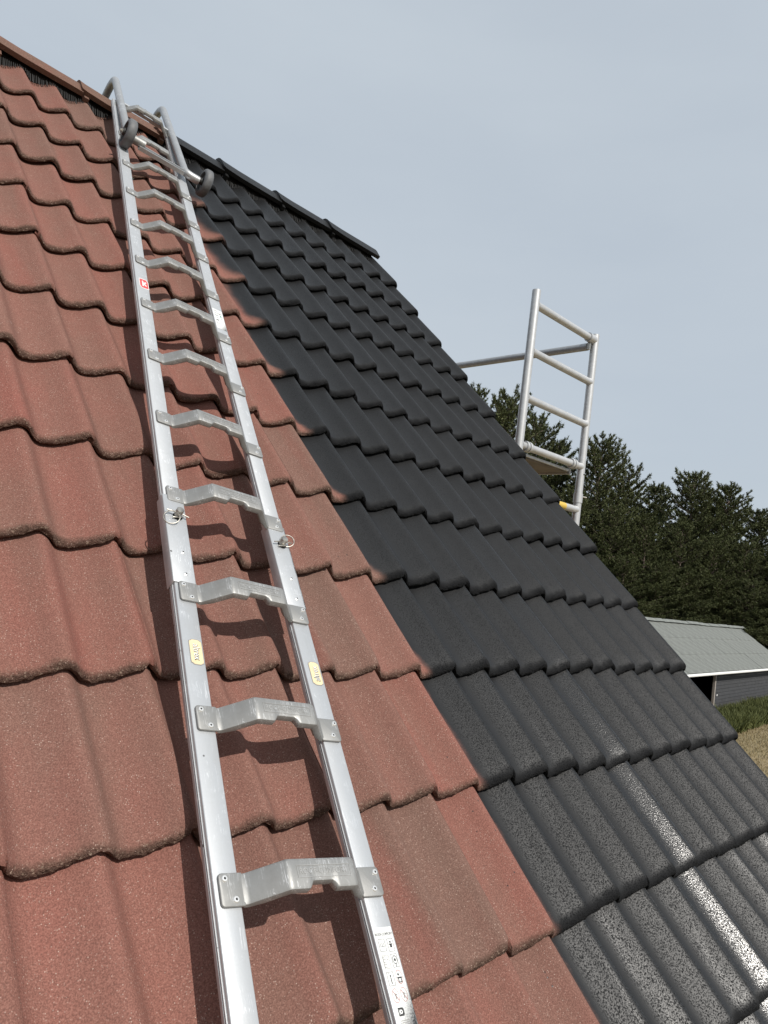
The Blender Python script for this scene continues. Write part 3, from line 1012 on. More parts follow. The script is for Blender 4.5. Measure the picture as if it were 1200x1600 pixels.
def instruction_label(yb, h, w, bx, big):
    """white label with pictograms; yb is its top edge"""
    Z = NT + 0.0002
    mb = MB(); mb.prism([(-w / 2, -h), (w / 2, -h), (w / 2, 0), (-w / 2, 0)], Z, Z + 0.0003)
    lb = mb.build('safety_label', M_LABEL, ladder)
    lb.matrix_basis = Matrix.Translation((bx, yb, 0))
    tag(lb, 'white safety label with small pictograms on the right stile')
    z = Z + 0.0005
    if big:
        put('lettering', text_mesh('ROOF-COMFORT', 0.0056, M_INK, 0.0001), lb, Matrix.Translation((0, -0.0105, z)) @ Matrix.Diagonal((0.82, 1.05, 1, 1)))
        def frame(cx, cy, ww, hh, t=0.0005):
            m = MB()
            m.box(cx - ww / 2, cx + ww / 2, cy + hh / 2 - t, cy + hh / 2, z, z + 0.0001); m.box(cx - ww / 2, cx + ww / 2, cy - hh / 2, cy - hh / 2 + t, z, z + 0.0001)
            m.box(cx - ww / 2, cx - ww / 2 + t, cy - hh / 2, cy + hh / 2, z, z + 0.0001); m.box(cx + ww / 2 - t, cx + ww / 2, cy - hh / 2, cy + hh / 2, z, z + 0.0001)
            return m
        # row 1: open book, figure in a frame
        m = frame(-0.0088, -0.026, 0.013, 0.018)
        m.box(-0.0125, -0.0091, -0.0285, -0.0280, z, z + 0.0001); m.box(-0.0085, -0.0051, -0.0285, -0.0280, z, z + 0.0001)
        m.box(-0.0125, -0.0120, -0.0280, -0.0225, z, z + 0.0001); m.box(-0.0056, -0.0051, -0.0280, -0.0225, z, z + 0.0001); m.box(-0.0091, -0.0085, -0.0285, -0.0225, z, z + 0.0001)
        m.build('pictogram', M_INK, lb)
        m = frame(0.0085, -0.027, 0.012, 0.019)
        m.box(0.0065, 0.0105, -0.0305, -0.0255, z, z + 0.0001); m.box(0.0050, 0.0120, -0.0265, -0.0250, z, z + 0.0001); ring(m, 0.0085, -0.0225, 0, 0.0016, z, 10)
        m.build('pictogram', M_INK, lb)
        # row 2: ladder drawing, magnifier
        m = frame(-0.0088, -0.050, 0.013, 0.019)
        for i in range(5): m.box(-0.0142, -0.0094, -0.0575 + i * 0.0036, -0.0567 + i * 0.0036, z, z + 0.0001)
        m.box(-0.0142, -0.0137, -0.058, -0.042, z, z + 0.0001); m.box(-0.0070, -0.0040, -0.0470, -0.0462, z, z + 0.0001); m.box(-0.0070, -0.0045, -0.0550, -0.0543, z, z + 0.0001)
        m.build('pictogram', M_GREYINK, lb)
        m = frame(0.0085, -0.0495, 0.012, 0.019)
        ring(m, 0.0088, -0.0485, 0.0038, 0.0046, z, 20, 1.35); ring(m, 0.0088, -0.0485, 0, 0.0019, z, 12, 1.2); m.box(0.0083, 0.0093, -0.0590, -0.0546, z, z + 0.0001)
        m.build('pictogram', M_INK, lb)
        # row 3: standing figure, round sign with figure
        m = frame(-0.0088, -0.0735, 0.013, 0.019)
        m.box(-0.0095, -0.0081, -0.0805, -0.0715, z, z + 0.0001); ring(m, -0.0088, -0.0695, 0, 0.0015, z, 10); m.box(-0.0125, -0.0105, -0.0663, -0.0657, z, z + 0.0001)
        m.build('pictogram', M_INK, lb)
        m = MB(); ring(m, 0.0085, -0.0725, 0.0060, 0.0066, z, 22, 1.5); m.build('prohibition_ring', M_SIGNRED, lb)
        m = MB(); m.box(0.0040, 0.0130, -0.0745, -0.0725, z, z + 0.0001); m.box(0.0050, 0.0064, -0.0790, -0.0740, z, z + 0.0001); m.box(0.0105, 0.0120, -0.0795, -0.0740, z, z + 0.0001); m.box(0.0055, 0.0115, -0.0803, -0.0790, z, z + 0.0001); ring(m, 0.0072, -0.0690, 0, 0.0017, z, 10)
        m.build('pictogram', M_INK, lb)
        # row 4: two crossed-out signs
        for cx in (-0.0080, 0.0085):
            m = MB(); ring(m, cx, -0.0965, 0.0060, 0.0065, z, 22, 1.5)
            s = 0.0044
            m.add([(cx - s, -0.0965 + s * 1.4, z), (cx - s + 0.0008, -0.0965 + s * 1.4 + 0.0006, z), (cx + s, -0.0965 - s * 1.4, z), (cx + s - 0.0008, -0.0965 - s * 1.4 - 0.0006, z)], [(0, 1, 2, 3)])
            m.build('prohibition_ring', M_SIGNRED, lb)
            m = MB(); m.box(cx - 0.0012, cx + 0.0006, -0.1015, -0.0935, z - 0.0001, z); m.box(cx + 0.0004, cx + 0.0030, -0.0960, -0.0945, z - 0.0001, z)
            m.build('pictogram', M_GREYINK, lb)
        # black symbol block and fine print
        m = MB(); m.box(-0.0115, -0.0015, -0.1235, -0.1125, z, z + 0.0001); m.box(-0.0015, -0.0003, -0.1222, -0.1138, z, z + 0.0001)
        m.build('symbol_block', M_INK, lb)
        m = MB(); ring(m, -0.0062, -0.1180, 0.0012, 0.0030, z + 0.0002, 14); m.box(-0.0100, -0.0092, -0.1215, -0.1145, z + 0.0002, z + 0.0003)
        m.build('symbol_mark', M_WHITE, lb)
        m = MB()
        rf = random.Random(3)
        for i in range(9):
            x_ = -0.012
            while x_ < 0.006:
                l_ = rf.uniform(0.0012, 0.0030)
                m.box(x_, x_ + l_, -0.1300 - i * 0.0026, -0.1290 - i * 0.0026, z, z + 0.0001)
                x_ += l_ + 0.0008
        m.build('fine_print', M_GREYINK, lb)
    else:
        rf = random.Random(8)
        for i, (yy, mat) in enumerate(((-0.012, M_GREYINK), (-0.026, M_GREYINK), (-0.042, M_INK), (-0.056, M_GREYINK), (-0.094, M_GREYINK))):
            m = MB()
            x_ = -0.013
            while x_ < 0.000:
                l_ = rf.uniform(0.002, 0.005)
                m.box(x_, x_ + l_, yy - 0.0025, yy + 0.0015, z, z + 0.0001)
                x_ += l_ + 0.0012
            m.build('fine_print', mat, lb)
        m = MB(); m.box(-0.012, -0.008, -0.076, -0.069, z, z + 0.0001); m.box(-0.0065, -0.0030, -0.076, -0.069, z, z + 0.0001); m.box(-0.0085, -0.006, -0.0735, -0.071, z, z + 0.0001)
        m.build('symbol_block', M_INK, lb)
        m = MB(); m.box(0.006, 0.010, -0.030, -0.022, z, z + 0.0001); m.build('pictogram', M_INK, lb)
        m = MB(); m.box(0.0055, 0.0115, -0.046, -0.036, z, z + 0.0001); m.box(0.007, 0.0105, -0.058, -0.052, z, z + 0.0001); m.build('pictogram', M_GREENINK, lb)


instruction_label(-0.263, 0.158, 0.0365, WD - SW / 2 - 0.0005, True)
instruction_label(1.705, 0.128, 0.0365, WD - SW / 2 - 0.0005, False)


# ---- ridge hook at the top: two bent tubes, cross pieces and a pair of wheels
def hook_path(b0, blow, side):
    pts = []
    if side:
        pts += [(b0 + 0.066, blow - 0.012, 0.118), (b0 + 0.03, blow - 0.012, 0.118), (b0 + 0.012, blow - 0.006, 0.118)]
    pts += [(b0 + 0.002, blow + 0.010, 0.117), (b0, blow + 0.04, 0.116)]
    y1, z1 = 3.79, 0.086
    for k_ in range(1, 9):
        t = k_ / 8
        pts.append((b0, blow + 0.04 + (y1 - blow - 0.04) * t, 0.116 + (z1 - 0.116) * t))
    rr_ = 0.115
    for k_ in range(1, 13):
        t = R(95) * k_ / 12
        pts.append((b0, y1 + rr_ * math.sin(t), z1 - rr_ * (1 - math.cos(t)) - 0.002 * k_ / 12))
    yl, zl = pts[-1][1], pts[-1][2]
    pts += [(b0, yl - 0.01, zl - 0.10), (b0, yl - 0.02, zl - 0.22)]
    return pts


mb = MB(); mb.tube(hook_path(0.288, 2.865, True), 0.0185, 16)
mb.build('hook_tube', M_TUBE, ladder, smooth=True, angle=50)
mb = MB(); mb.tube(hook_path(0.030, 2.93, False), 0.0185, 16)
mb.build('hook_tube', M_TUBE, ladder, smooth=True, angle=50)


def wheel(cx, cy, cz, face):
    w = 0.019
    prof_t = [(0.044, -w), (0.052, -w), (0.058, -w + 0.003), (0.0615, -w + 0.008), (0.0625, 0), (0.0615, w - 0.008), (0.058, w - 0.003), (0.052, w), (0.044, w), (0.044, -w)]
    mb = MB(); mb.lathe(prof_t, (cx, cy, cz), (1, 0, 0), 32)
    wh = mb.build('wheel', M_RUBBER, ladder, smooth=True, angle=40)
    mb = MB(); mb.lathe([(0.0, -0.008), (0.020, -0.008), (0.022, -0.006), (0.0438, -0.006), (0.0438, 0.006), (0.022, 0.006), (0.020, 0.008), (0.0, 0.008)], (cx, cy, cz), (1, 0, 0), 32)
    mb.build('wheel_disc', M_HUB, wh, smooth=True, angle=30)
    mb = MB(); mb.lathe([(0, -0.024), (0.014, -0.024), (0.0155, -0.022), (0.0155, 0.022), (0.014, 0.024), (0, 0.024)], (cx, cy, cz), (1, 0, 0), 20)
    mb.build('hub', M_BLACKP, wh, smooth=True, angle=40)
    mb = MB(); mb.lathe([(0, 0.036), (0.006, 0.036), (0.006, 0.030), (0.009, 0.030), (0.009, 0.022), (0.0045, 0.022)], (cx, cy, cz), (face, 0, 0), 6)
    mb.build('axle_bolt', M_STEEL, wh)
    return wh


wheel(0.384, 2.860, 0.120, -1)
wheel(0.020, 2.853, 0.140, -1)
# stub tube that carries the left wheel, open at its end
mb = MB()
mb.lathe([(0.0150, 0.0), (0.0150, 0.062), (0.0185, 0.062), (0.0185, 0.0)], (0.036, 2.870, 0.128), (1, 0, 0), 18)
mb.build('axle_stub', M_RUNG, ladder, smooth=True, angle=40)
mb = MB(); mb.lathe([(0, 0.030), (0.0150, 0.030), (0.0150, 0.026)], (0.036, 2.870, 0.128), (1, 0, 0), 18)
mb.build('stub_bore_shade', M_DARK, ladder)  # no real plug: black disc painting the shade inside the open stub
# lower cross channel, middle and upper cross treads of the hook
mb = MB()
for (z0, z1, y0, y1) in ((0.108, 0.112, 2.835, 2.868), (0.112, 0.126, 2.835, 2.839), (0.112, 0.126, 2.864, 2.868)):
    mb.box(0.075, 0.282, y0, y1, z0, z1)
mb.build('cross_channel', M_STILE, ladder)
for yy, zz in ((3.02, 0.0), (3.42, 0.0)):
    cp = put('hook_tread', TREAD, ladder, Matrix.Translation((0, yy, -0.012 if yy < 3.2 else -0.004)))
    for me in (PL, PR):
        put('mounting_plate', me, cp, Matrix.Translation((0, 0, -0.0)) if yy > 3.2 else Matrix.Translation((0, 0, 0.012)))
mb = MB(); mb.box(0.046, 0.278, 3.418, 3.436, 0.088, 0.104)
mb.build('cross_bar', M_STILE, ladder, bevel=0.002)
# wing nut on the upper cross bar
mb = MB()
mb.lathe([(0, 0.018), (0.006, 0.018), (0.006, 0.0)], (0.125, 3.427, 0.104), (0, 0, 1), 12)
mb.tube([(0.105, 3.427, 0.128), (0.118, 3.427, 0.113), (0.125, 3.427, 0.110), (0.132, 3.427, 0.113), (0.145, 3.427, 0.128)], [0.004, 0.005, 0.004, 0.005, 0.004], 8)
mb.build('wing_nut', M_STEEL, ladder, smooth=True)
mb = MB()
mb.lathe([(0, 0.020), (0.010, 0.020), (0.014, 0.014), (0.014, 0)], (0.255, 3.56, 0.060), (-1, 0, 0.2), 12)
mb.build('clamp_screw', M_STEEL, ladder, smooth=True)

# ------------------------------------------------------------------ mobile scaffold at the gable
SX, SY, SZ = 1.9676, 1.6792, 2.3636 + Z0
SWd = 0.696
scaf = empty('scaffold_tower', Matrix.Translation((SX, SY, 0)))
tag(scaf, 'aluminium scaffold tower with rung frame and guard rail beyond the roof edge', 'scaffold')
rt_ = 0.0254
DEP = 2.45
def hollow(mb, p0, p1, r_, seg=20):
    mb.tube([p0, p1], r_, seg, caps=True)
zb = 0.0
zr = SZ          # top rung
joint_z = zr - 1.045
for dy in (0.0, DEP):
    for dx in (0.0, SWd):
        mb = MB(); hollow(mb, (dx, dy, 0.15), (dx, dy, joint_z), rt_)
        mb.build('standard', M_SCAF, scaf, smooth=True)
        mb = MB(); hollow(mb, (dx, dy, joint_z), (dx, dy, zr + 0.085 if dx == 0 else zr + 0.04), rt_)
        p = mb.build('standard', M_SCAF, scaf, smooth=True)
        mb = MB(); mb.lathe([(0.0, 0.0012), (0.0215, 0.0012), (0.0215, 0.0006)], (dx, dy, (zr + 0.085 if dx == 0 else zr + 0.04)), (0, 0, 1), 20)
        mb.build('bore_shade', M_DARK, p)  # black disc on the capped tube paints the shade of its bore
        mb = MB(); mb.lathe([(0.0255, -0.03), (0.0295, -0.03), (0.0295, 0.03), (0.0255, 0.03)], (dx, dy, joint_z), (0, 0, 1), 20)
        mb.build('joint_collar', M_SCAF, p, smooth=True, angle=40)
        mb = MB(); mb.tube([(dx + 0.02, dy - 0.02, joint_z + 0.012), (dx + 0.05, dy - 0.03, joint_z + 0.012)], 0.005, 8)
        mb.build('spring_pin', M_STEEL, p)
        mb = MB(); mb.lathe([(0, 0.0005), (0.0055, 0.0005), (0.0055, -0.004)], (dx, dy - rt_ - 0.0002, joint_z + 0.155), (0, -1, 0), 12)
        mb.build('pin_hole_shade', M_DARK, p)  # black disc on the solid tube paints the shade of a hole
        # castor
        mb = MB(); mb.lathe([(0.0, -0.025), (0.07, -0.025), (0.078, -0.015), (0.078, 0.015), (0.07, 0.025), (0, 0.025)], (dx, dy, 0.078), (0, 1, 0), 20)
        mb.build('castor', M_RUBBER, scaf, smooth=True)
    k_ = 0
    z = zr
    while z > 0.4:
        mb = MB(); mb.tube([(0.012, dy, z), (0.035, dy, z), (SWd - 0.035, dy, z), (SWd - 0.012, dy, z)], [0.0265, 0.0225, 0.0225, 0.0265], 18)
        rg = mb.build('rung', M_SCAF, scaf, smooth=True)
        if k_ == 4:
            mb = MB(); mb.tube([(SWd - 0.30, dy, z), (SWd - 0.155, dy, z)], 0.0232, 18)
            mb.build('yellow_band', M_YEL, rg, smooth=True)
        z -= 0.28
        k_ += 1
# guard rail running back along the gable, with its claw
zg = zr - 0.01
mb = MB(); mb.tube([(SWd - 0.030, 0.03, zg - 0.035), (SWd - 0.030, DEP - 0.05, zg - 0.035)], 0.0245, 16)
gr = mb.build('guard_rail', M_TUBE, scaf, smooth=True)
for dy in (0.0, DEP):
    mb = MB()
    mb.lathe([(0.0232, -0.030), (0.0300, -0.030), (0.0300, 0.030), (0.0232, 0.030), (0.0232, -0.030)], (SWd - 0.055, dy, zr), (1, 0, 0), 22)
    mb.build('claw', M_SCAF, gr, smooth=True, angle=40)
    mb = MB(); mb.box(SWd - 0.065, SWd - 0.050, dy - 0.004, dy + 0.012, zr - 0.075, zr - 0.028)
    mb.build('claw_lever', M_STEEL, gr)
# second lower rail on the outer side
mb = MB(); mb.tube([(SWd + 0.035, 0.02, zr - 1.9), (SWd + 0.035, DEP - 0.02, zr - 1.9)], 0.0205, 16)
mb.build('brace', M_TUBE, scaf, smooth=True)
# platform hooked on the fourth rung
zp = zr - 0.84
mb = MB(); mb.box(0.06, SWd - 0.07, 0.05, DEP - 0.05, zp - 0.052, zp - 0.040)
pf = mb.build('platform', M_PLY, scaf)
for dx in (0.05, SWd - 0.065):
    mb = MB(); mb.box(dx - 0.008, dx + 0.008, 0.035, DEP - 0.035, zp - 0.060, zp - 0.024)
    mb.build('side_beam', M_SCAF, pf, bevel=0.003)
mb = MB(); mb.box(0.075, SWd - 0.09, 0.034, 0.048, zp - 0.046, zp - 0.030)
mb.build('end_beam', M_SCAF, pf, bevel=0.002)
for dx in (0.065, SWd - 0.125):
    for dy in (0.0, DEP):
        for off in (0.0, 0.030):
            mb = MB(); mb.lathe([(0.0232, -0.010), (0.0310, -0.010), (0.0325, -0.004), (0.0325, 0.004), (0.0310, 0.010), (0.0232, 0.010), (0.0232, -0.010)], (dx + off, dy, zp), (1, 0, 0), 20)
            mb.build('platform_claw', M_SCAF, pf, smooth=True, angle=40)

# ------------------------------------------------------------------ barn
ba = R(5.5)
bdir = Vector((math.cos(ba), math.sin(ba), 0))
barn = empty('barn', Matrix.Translation((33.15, 13.35, 0)) @ Matrix.Rotation(ba, 4, 'Z'))
tag(barn, 'low dark barn with pale grey corrugated roof and white gutter at the wood', 'barn')
T0, T1 = -9.0, 21.0
HS, ZE, ZB = 3.2, 2.2, 4.3
M_SHEET = simple('fibre_cement_sheet', (0.150, 0.160, 0.150), 0.85, 0, 0.26, 1.9, 0.1, 30)
M_BOARD = simple('dark_barn_boards', (0.034, 0.035, 0.038), 0.8, 0, 0.3, 3)
M_GUT = simple('white_gutter', (0.75, 0.75, 0.73), 0.5)
sl = math.atan2(ZB - ZE, HS)
# corrugated sheets, each one a part: three courses up the slope
sheet_len = math.hypot(HS, ZB - ZE) / 3 + 0.10
def make_sheet(w):
    mb = MB()
    nseg = 48
    xs = [w * i / nseg for i in range(nseg + 1)]
    vs, fs = [], []
    for y in (0.0, sheet_len):
        for x_ in xs:
            vs.append((x_, y, 0.028 * math.cos(2 * math.pi * x_ / 0.177)))
    n_ = nseg + 1
    for i in range(nseg): fs.append((i, i + 1, n_ + i + 1, n_ + i))
    o_ = len(vs)
    vs += [(x_, 0.0, z_ - 0.012) for (x_, y_, z_) in vs[:n_]]
    for i in range(nseg): fs.append((i + 1, i, o_ + i, o_ + i + 1))
    mb.add(vs, fs)
    return mb.mesh('roof_sheet', M_SHEET, smooth=True, angle=60)
SW_ = 1.062
SHEET = make_sheet(SW_ + 0.10)
br = put('roof', None, barn)
mbr = MB()
mbr.add([(T0, 0.05, ZE - 0.06), (T1, 0.05, ZE - 0.06), (T1, HS, ZB - 0.10), (T0, HS, ZB - 0.10), (T0, 2 * HS + 0.3, ZE - 0.26), (T1, 2 * HS + 0.3, ZE - 0.26)],
        [(0, 1, 2, 3), (3, 2, 5, 4)])
bpy.data.objects.remove(br)
br = mbr.build('roof', M_SHEET, barn)
rb = random.Random(2)
for side in (0, 1):
    for row in range(3):
        t = T0
        while t < T1 - 0.3:
            s_ = (sheet_len - 0.10) * row
            lift = 0.020 * (2 - row) * 0 + 0.012
            m_ = Matrix.Translation((t, 0, ZE)) @ Matrix.Rotation(sl, 4, 'X') @ Matrix.Translation((0, s_ - 0.12 + rb.gauss(0, 0.006), lift + rb.gauss(0, 0.003))) @ Matrix.Rotation(-0.018, 4, 'X')
            if side:
                m_ = Matrix.Translation((T0 + T1, 2 * HS, 0)) @ Matrix.Rotation(math.pi, 4, 'Z') @ m_
            put('roof_sheet', SHEET, br, m_)
            t += SW_
t = T0
while t < T1 - 0.2:
    mb = MB()
    w_ = 1.12
    mb.add([(0, -0.22, -0.135), (w_, -0.22, -0.135), (w_, 0, 0.0), (0, 0, 0.0), (w_, 0.22, -0.135), (0, 0.22, -0.135)], [(0, 1, 2, 3), (3, 2, 4, 5)])
    put('ridge_cap', mb.mesh('ridge_cap', M_SHEET), br, Matrix.Translation((t, HS, ZB + 0.10 + rb.gauss(0, 0.012))) @ Matrix.Rotation(rb.gauss(0, 0.01), 4, 'Y'))
    t += 1.06
# gutter and fascia
mb = MB(); mb.box(T0, T1, -0.20, -0.08, ZE - 0.20, ZE - 0.08)
mb.build('gutter', M_GUT, barn, bevel=0.03)
# wall of horizontal boards behind the overhang, open bay to the left
YW = 0.35
OP0, OP1 = 1.2, 5.35
def wallboards(x0, x1):
    z = 0.0
    while z < ZE - 0.1:
        mb = MB()
        mb.add([(x0, YW - 0.03, z), (x1, YW - 0.03, z), (x1, YW, z + 0.19), (x0, YW, z + 0.19), (x0, YW + 0.04, z), (x1, YW + 0.04, z), (x1, YW + 0.04, z + 0.19), (x0, YW + 0.04, z + 0.19)],
               [(0, 1, 2, 3), (0, 4, 5, 1), (3, 2, 6, 7), (1, 5, 6, 2), (0, 3, 7, 4)])
        mb.build('board', M_BOARD, fw)
        z += 0.185
mb = MB(); mb.box(T0, OP0, YW + 0.05, YW + 0.10, 0, ZE); mb.box(OP1, T1, YW + 0.05, YW + 0.10, 0, ZE)
fw = mb.build('front_wall', M_BOARD, barn)
wallboards(OP1 + 0.06, T1)
wallboards(T0, OP0)
mb = MB(); mb.box(T0, T1, 2 * HS - 0.1, 2 * HS, 0, ZE)
mb.build('back_wall', M_BOARD, barn)
for xx in (T0 + 0.15, T1 - 0.25):
    mb = MB()
    mb.add([(xx, YW + 0.1, 0), (xx, 2 * HS - 0.1, 0), (xx, 2 * HS - 0.1, ZE), (xx, HS, ZB - 0.15), (xx, YW + 0.1, ZE), (xx + 0.1, YW + 0.1, 0), (xx + 0.1, 2 * HS - 0.1, 0), (xx + 0.1, 2 * HS - 0.1, ZE), (xx + 0.1, HS, ZB - 0.15), (xx + 0.1, YW + 0.1, ZE)],
           [(0, 1, 2, 3, 4), (9, 8, 7, 6, 5), (0, 5, 6, 1), (1, 6, 7, 2), (2, 7, 8, 3), (3, 8, 9, 4), (4, 9, 5, 0)])
    mb.build('gable_wall', M_BOARD, barn)
mb = MB(); mb.box(OP1 - 0.02, OP1 + 0.12, YW - 0.06, YW + 0.06, 0, ZE - 0.1)
mb.build('door_post', simple('weathered_post', (0.30, 0.27, 0.24), 0.8), barn)
mb = MB(); mb.box(OP1 + 0.5, OP1 + 0.62, YW - 0.045, YW - 0.028, 0.75, 0.84)
mb.build('wall_lamp', M_GUT, barn)

# ------------------------------------------------------------------ vegetation
def leaf_material(name, dark, light, sat):
    m, N, L, b = new_mat(name)
    ge = N.new('ShaderNodeNewGeometry')
    oi = N.new('ShaderNodeObjectInfo')
    n1 = nnoise(N, L, ge.outputs['Position'], 0.9, 3, 0.6)
    f = nmath(N, L, 'ADD', nmath(N, L, 'MULTIPLY', ge.outputs['Random Per Island'], 0.55), nmath(N, L, 'MULTIPLY', n1, 0.45))
    c = nmix(N, L, nrange(N, L, f, 0.2, 0.8), dark, light)
    c = nmix(N, L, nrange(N, L, oi.outputs['Random'], 0, 1, 0, 0.35), c, sat)
    L.new(c, b.inputs['Base Color'])
    b.inputs['Roughness'].default_value = 0.7
    b.inputs['Specular IOR Level'].default_value = 0.25
    return m


M_PINE = leaf_material('pine_needles', (0.032, 0.042, 0.017), (0.105, 0.116, 0.044), (0.068, 0.078, 0.027))
M_BARK = simple('pine_bark', (0.13, 0.10, 0.08), 0.9, 0, 0.4, 4, 0.5, 10)


def make_pine(seed, h, cr_, base):
    """h: height, cr_: crown radius, base: fraction of height where the crown starts"""
    rng = random.Random(seed)
    tr = MB()
    pts, rad = [], []
    bx, by = rng.uniform(-0.3, 0.3), rng.uniform(-0.3, 0.3)
    for i in range(9):
        t = i / 8
        pts.append((bx * math.sin(t * 2.2), by * math.sin(t * 2.7), h * 0.98 * t))
        rad.append(0.20 * (1 - t) ** 0.8 + 0.02)
    tr.tube(pts, rad, 8)
    cw = MB()
    z = base * h
    vs, fs = cw.v, cw.f
    nb = 0
    while z < h * 0.985:
        t = (z / h - base) / (1 - base)
        env = cr_ * min(1.0, 0.60 + 1.6 * t) * max(0.05, (1 - t) ** 0.62) * rng.uniform(0.78, 1.2)
        nbr = rng.randint(6, 8)
        a0 = rng.uniform(0, 6.28)
        for k_ in range(nbr):
            a = a0 + k_ * 6.283 / nbr + rng.uniform(-0.4, 0.4)
            ln = env * rng.uniform(0.6, 1.2)
            up = rng.uniform(0.0, 0.28) + 0.75 * t * t
            p0 = Vector((bx * math.sin(z / h * 2.2), by * math.sin(z / h * 2.7), z + rng.uniform(-0.15, 0.15)))
            dr = Vector((math.cos(a), math.sin(a), up)).normalized()
            lift = rng.uniform(0.06, 0.16) * ln
            tr.tube([p0, p0 + dr * ln * 0.5, p0 + dr * ln + Vector((0, 0, lift))], [0.045, 0.03, 0.012], 5, caps=False)
            side = dr.cross(Vector((0, 0, 1))).normalized()
            ntw = max(3, int(ln * 4.2))
            for c_ in range(ntw + 2):
                s_ = min(1.0, 0.22 + 0.78 * (c_ + rng.random() * 0.8) / ntw)
                root = p0 + dr * ln * s_ + Vector((0, 0, lift * s_ * s_))
                wtw = (0.16 + 0.30 * ln * (1.05 - s_)) * rng.uniform(0.5, 1.25)
                sg = 1 if c_ % 2 else -1
                td = (dr * rng.uniform(0.5, 1.0) + side * sg * rng.uniform(0.5, 1.1) + Vector((0, 0, rng.uniform(0.05, 0.55)))).normalized()
                if c_ >= ntw: td = (dr + Vector((0, 0, rng.uniform(0.3, 0.9)))).normalized(); wtw = rng.uniform(0.15, 0.35)
                ntf = max(1, int(wtw / 0.22))
                for f_ in range(ntf + 1):
                    cp = root + td * wtw * (f_ + 0.4) / (ntf + 0.4) + Vector((rng.gauss(0, 0.05), rng.gauss(0, 0.05), rng.gauss(0, 0.04)))
                    ax = (td + Vector((0, 0, 0.55))).normalized()
                    for q_ in range(14):
                        d = (ax * rng.uniform(0.35, 1.0) + Vector((rng.gauss(0, 0.55), rng.gauss(0, 0.55), rng.gauss(0, 0.4)))).normalized()
                        st = cp + ax * rng.uniform(-0.12, 0.10)
                        l_ = rng.uniform(0.14, 0.27)
                        sd = d.cross(Vector((rng.random() - 0.5, rng.random() - 0.5, rng.random() - 0.5))).normalized() * rng.uniform(0.022, 0.042)
                        o_ = len(vs)
                        vs.append(tuple(st - sd)); vs.append(tuple(st + sd)); vs.append(tuple(st + d * l_))
                        fs.append((o_, o_ + 1, o_ + 2))
        z += rng.uniform(0.42, 0.66)
    me = bpy.data.meshes.new('crown')
    me.from_pydata(vs, [], fs)
    me.materials.append(M_PINE)
    return tr.mesh('trunk', M_BARK, smooth=True), me


PINES = [make_pine(1, 16, 5.6, 0.14), make_pine(2, 16, 5.0, 0.13), make_pine(3, 16, 6.0, 0.15), make_pine(4, 16, 5.2, 0.12), make_pine(5, 16, 5.6, 0.11)]
TREES = [
    (41.22, 41.37, 21.75), (45.85, 42.29, 22.2), (46.04, 39.04, 21.6), (46.19, 35.66, 20.9), (52.56, 37.12, 20.57), (55.63, 36.15, 18.96), (54.1, 30.97, 18.81),
    (58.77, 30.77, 16.8), (63.52, 30.21, 16.06), (60.03, 25.82, 16.72), (65.34, 26.08, 15.82), (62.21, 23.09, 15.83), (66.7, 22.42, 14.6), (65.43, 19.86, 13.39),
    (67.96, 18.32, 12.86), (68.55, 16.03, 12.25),
    (41.13, 37.08, 15.29), (42.35, 34.08, 14.45), (45.32, 31.77, 12.98), (48.88, 29.98, 13.11), (51.25, 27.87, 12.5), (53.29, 26.1, 11.58), (55.3, 24.15, 11.69),
    (57.4, 22.4, 11.14), (58.9, 20.6, 10.95), (60.2, 18.77, 10.49), (62.1, 16.75, 10.32),
    (47.4, 27.2, 8.6), (49.9, 25.7, 8.4), (52.0, 24.4, 8.2), (54.0, 23.0, 8.2), (56.4, 21.2, 8.0), (57.5, 19.2, 7.8), (58.5, 17.3, 7.6)]
where = ['tallest far left of the row, mostly behind the roof', 'second from the left, behind the roof', 'its top peeking over the black verge', 'seen through the scaffold frame',
         'right behind the scaffold frame\'s lower rungs', 'in the gap right of the scaffold post', 'with the pointed top just right of the scaffold', 'with sloping right shoulder, second right of the scaffold',
         'low-topped in the dip of the tree line', 'with the broad top above the barn roof', 'behind the broad-topped one above the barn', 'rounded, above the end of the barn ridge',
         'at the right border of the picture', 'standing past the barn\'s right gable', 'further past the barn\'s right gable', 'last of the row beyond the barn']
ORD = ['first', 'second', 'third', 'fourth', 'fifth', 'sixth', 'seventh', 'eighth', 'ninth', 'tenth', 'eleventh']
rtree = random.Random(4)
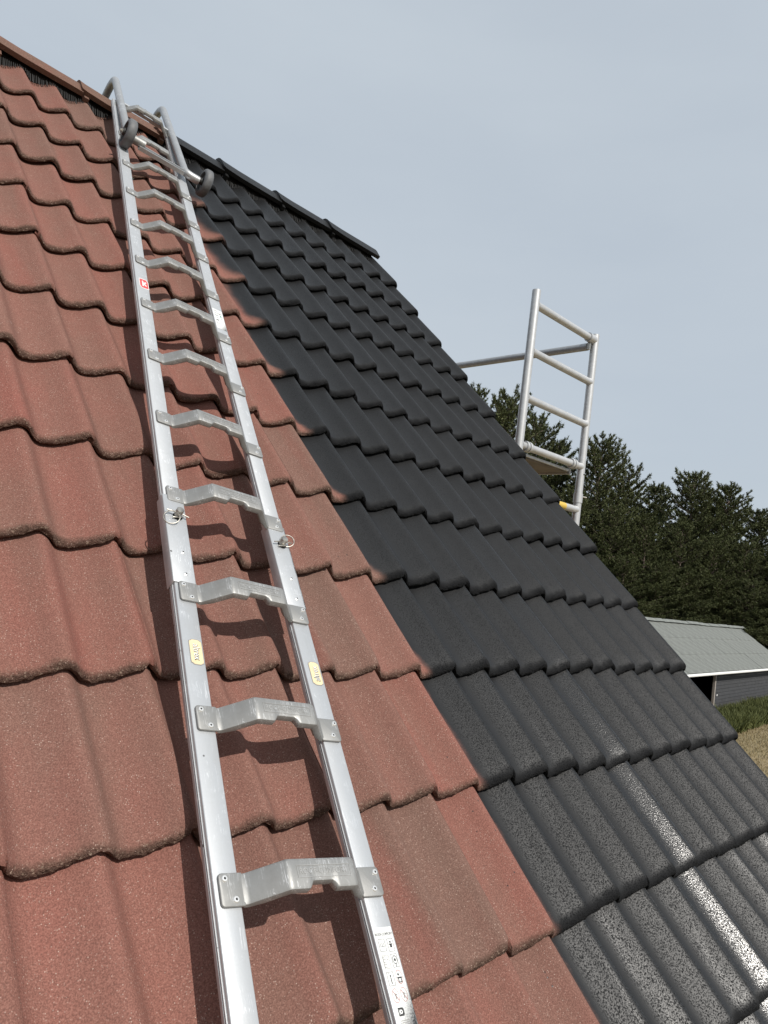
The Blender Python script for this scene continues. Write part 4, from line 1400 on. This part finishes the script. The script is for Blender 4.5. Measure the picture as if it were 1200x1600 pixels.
for i, (x, y, h_) in enumerate(TREES):
    tk, crn = PINES[(i * 3 + i // 5) % 5]
    s = h_ / 16
    sxy = max(0.72, min(1.15, s * rtree.uniform(0.92, 1.12)))
    t = empty('pine_tree', Matrix.Translation((x, y, 0)) @ Matrix.Rotation(rtree.uniform(0, 6.28), 4, 'Z') @ Matrix.Diagonal((sxy, sxy, s, 1)))
    put('trunk', tk, t)
    put('crown', crn, t)
    if i < 16:
        tag(t, 'dark green pine ' + where[i], 'tree', 'pines along the edge of the wood')
    else:
        if i < 27:
            tag(t, 'shorter dark pine, %s from the left in the middle rank below the tree tops' % ORD[i - 16], 'tree', 'middle rank pines of the wood')
        else:
            tag(t, 'low dark pine behind the barn roof, %s from the left of the lowest rank' % ORD[i - 27], 'tree', 'lowest rank pines behind the barn')

# hedge of rough grass and shrubs before the barn
def tuft_mesh(name, mat, n_, x0, x1, y0, y1, hmin, hmax, w, lean, rng, prof_h=None):
    vs, fs = [], []
    for _ in range(n_):
        x, y = rng.uniform(x0, x1), rng.uniform(y0, y1)
        hh = rng.uniform(hmin, hmax)
        if prof_h: hh *= prof_h(x, y)
        a = rng.uniform(0, 6.28)
        sx, sy = math.cos(a) * w, math.sin(a) * w
        lx, ly = rng.gauss(0, lean) * hh, rng.gauss(0, lean) * hh
        z0 = 0.0
        if hmax > 0.4: z0 = rng.uniform(0, 0.55) * hh
        o_ = len(vs)
        vs += [(x - sx, y - sy, z0), (x + sx, y + sy, z0), (x + lx, y + ly, z0 + (hh - z0))]
        fs.append((o_, o_ + 1, o_ + 2))
    me = bpy.data.meshes.new(name)
    me.from_pydata(vs, [], fs)
    me.materials.append(mat)
    return me


M_HEDGE = leaf_material('hedge_leaves', (0.034, 0.050, 0.012), (0.095, 0.105, 0.030), (0.09, 0.085, 0.03))
M_GRASS = leaf_material('dry_grass_blades', (0.17, 0.125, 0.065), (0.30, 0.235, 0.130), (0.17, 0.15, 0.06))
rg_ = random.Random(21)
hd = put('hedge', tuft_mesh('hedge', M_HEDGE, 26000, -6, 20, -2.5, -0.5, 0.45, 0.85, 0.03, 0.25, rg_, lambda x, y: 0.85 + 0.25 * mnoise.noise(Vector((x * 0.6, y * 0.6, 1)))),
         None, Matrix.Translation((33.15, 13.35, 0)) @ Matrix.Rotation(ba, 4, 'Z'))
tag(hd, 'band of tall rough green grass along the foot of the barn', 'tall grass', kind='stuff')
gr_ = put('grass', tuft_mesh('grass', M_GRASS, 42000, 20, 46, 3, 13, 0.04, 0.13, 0.012, 0.5, rg_))
tag(gr_, 'dry straw coloured lawn in front of the barn', 'grass', kind='stuff')
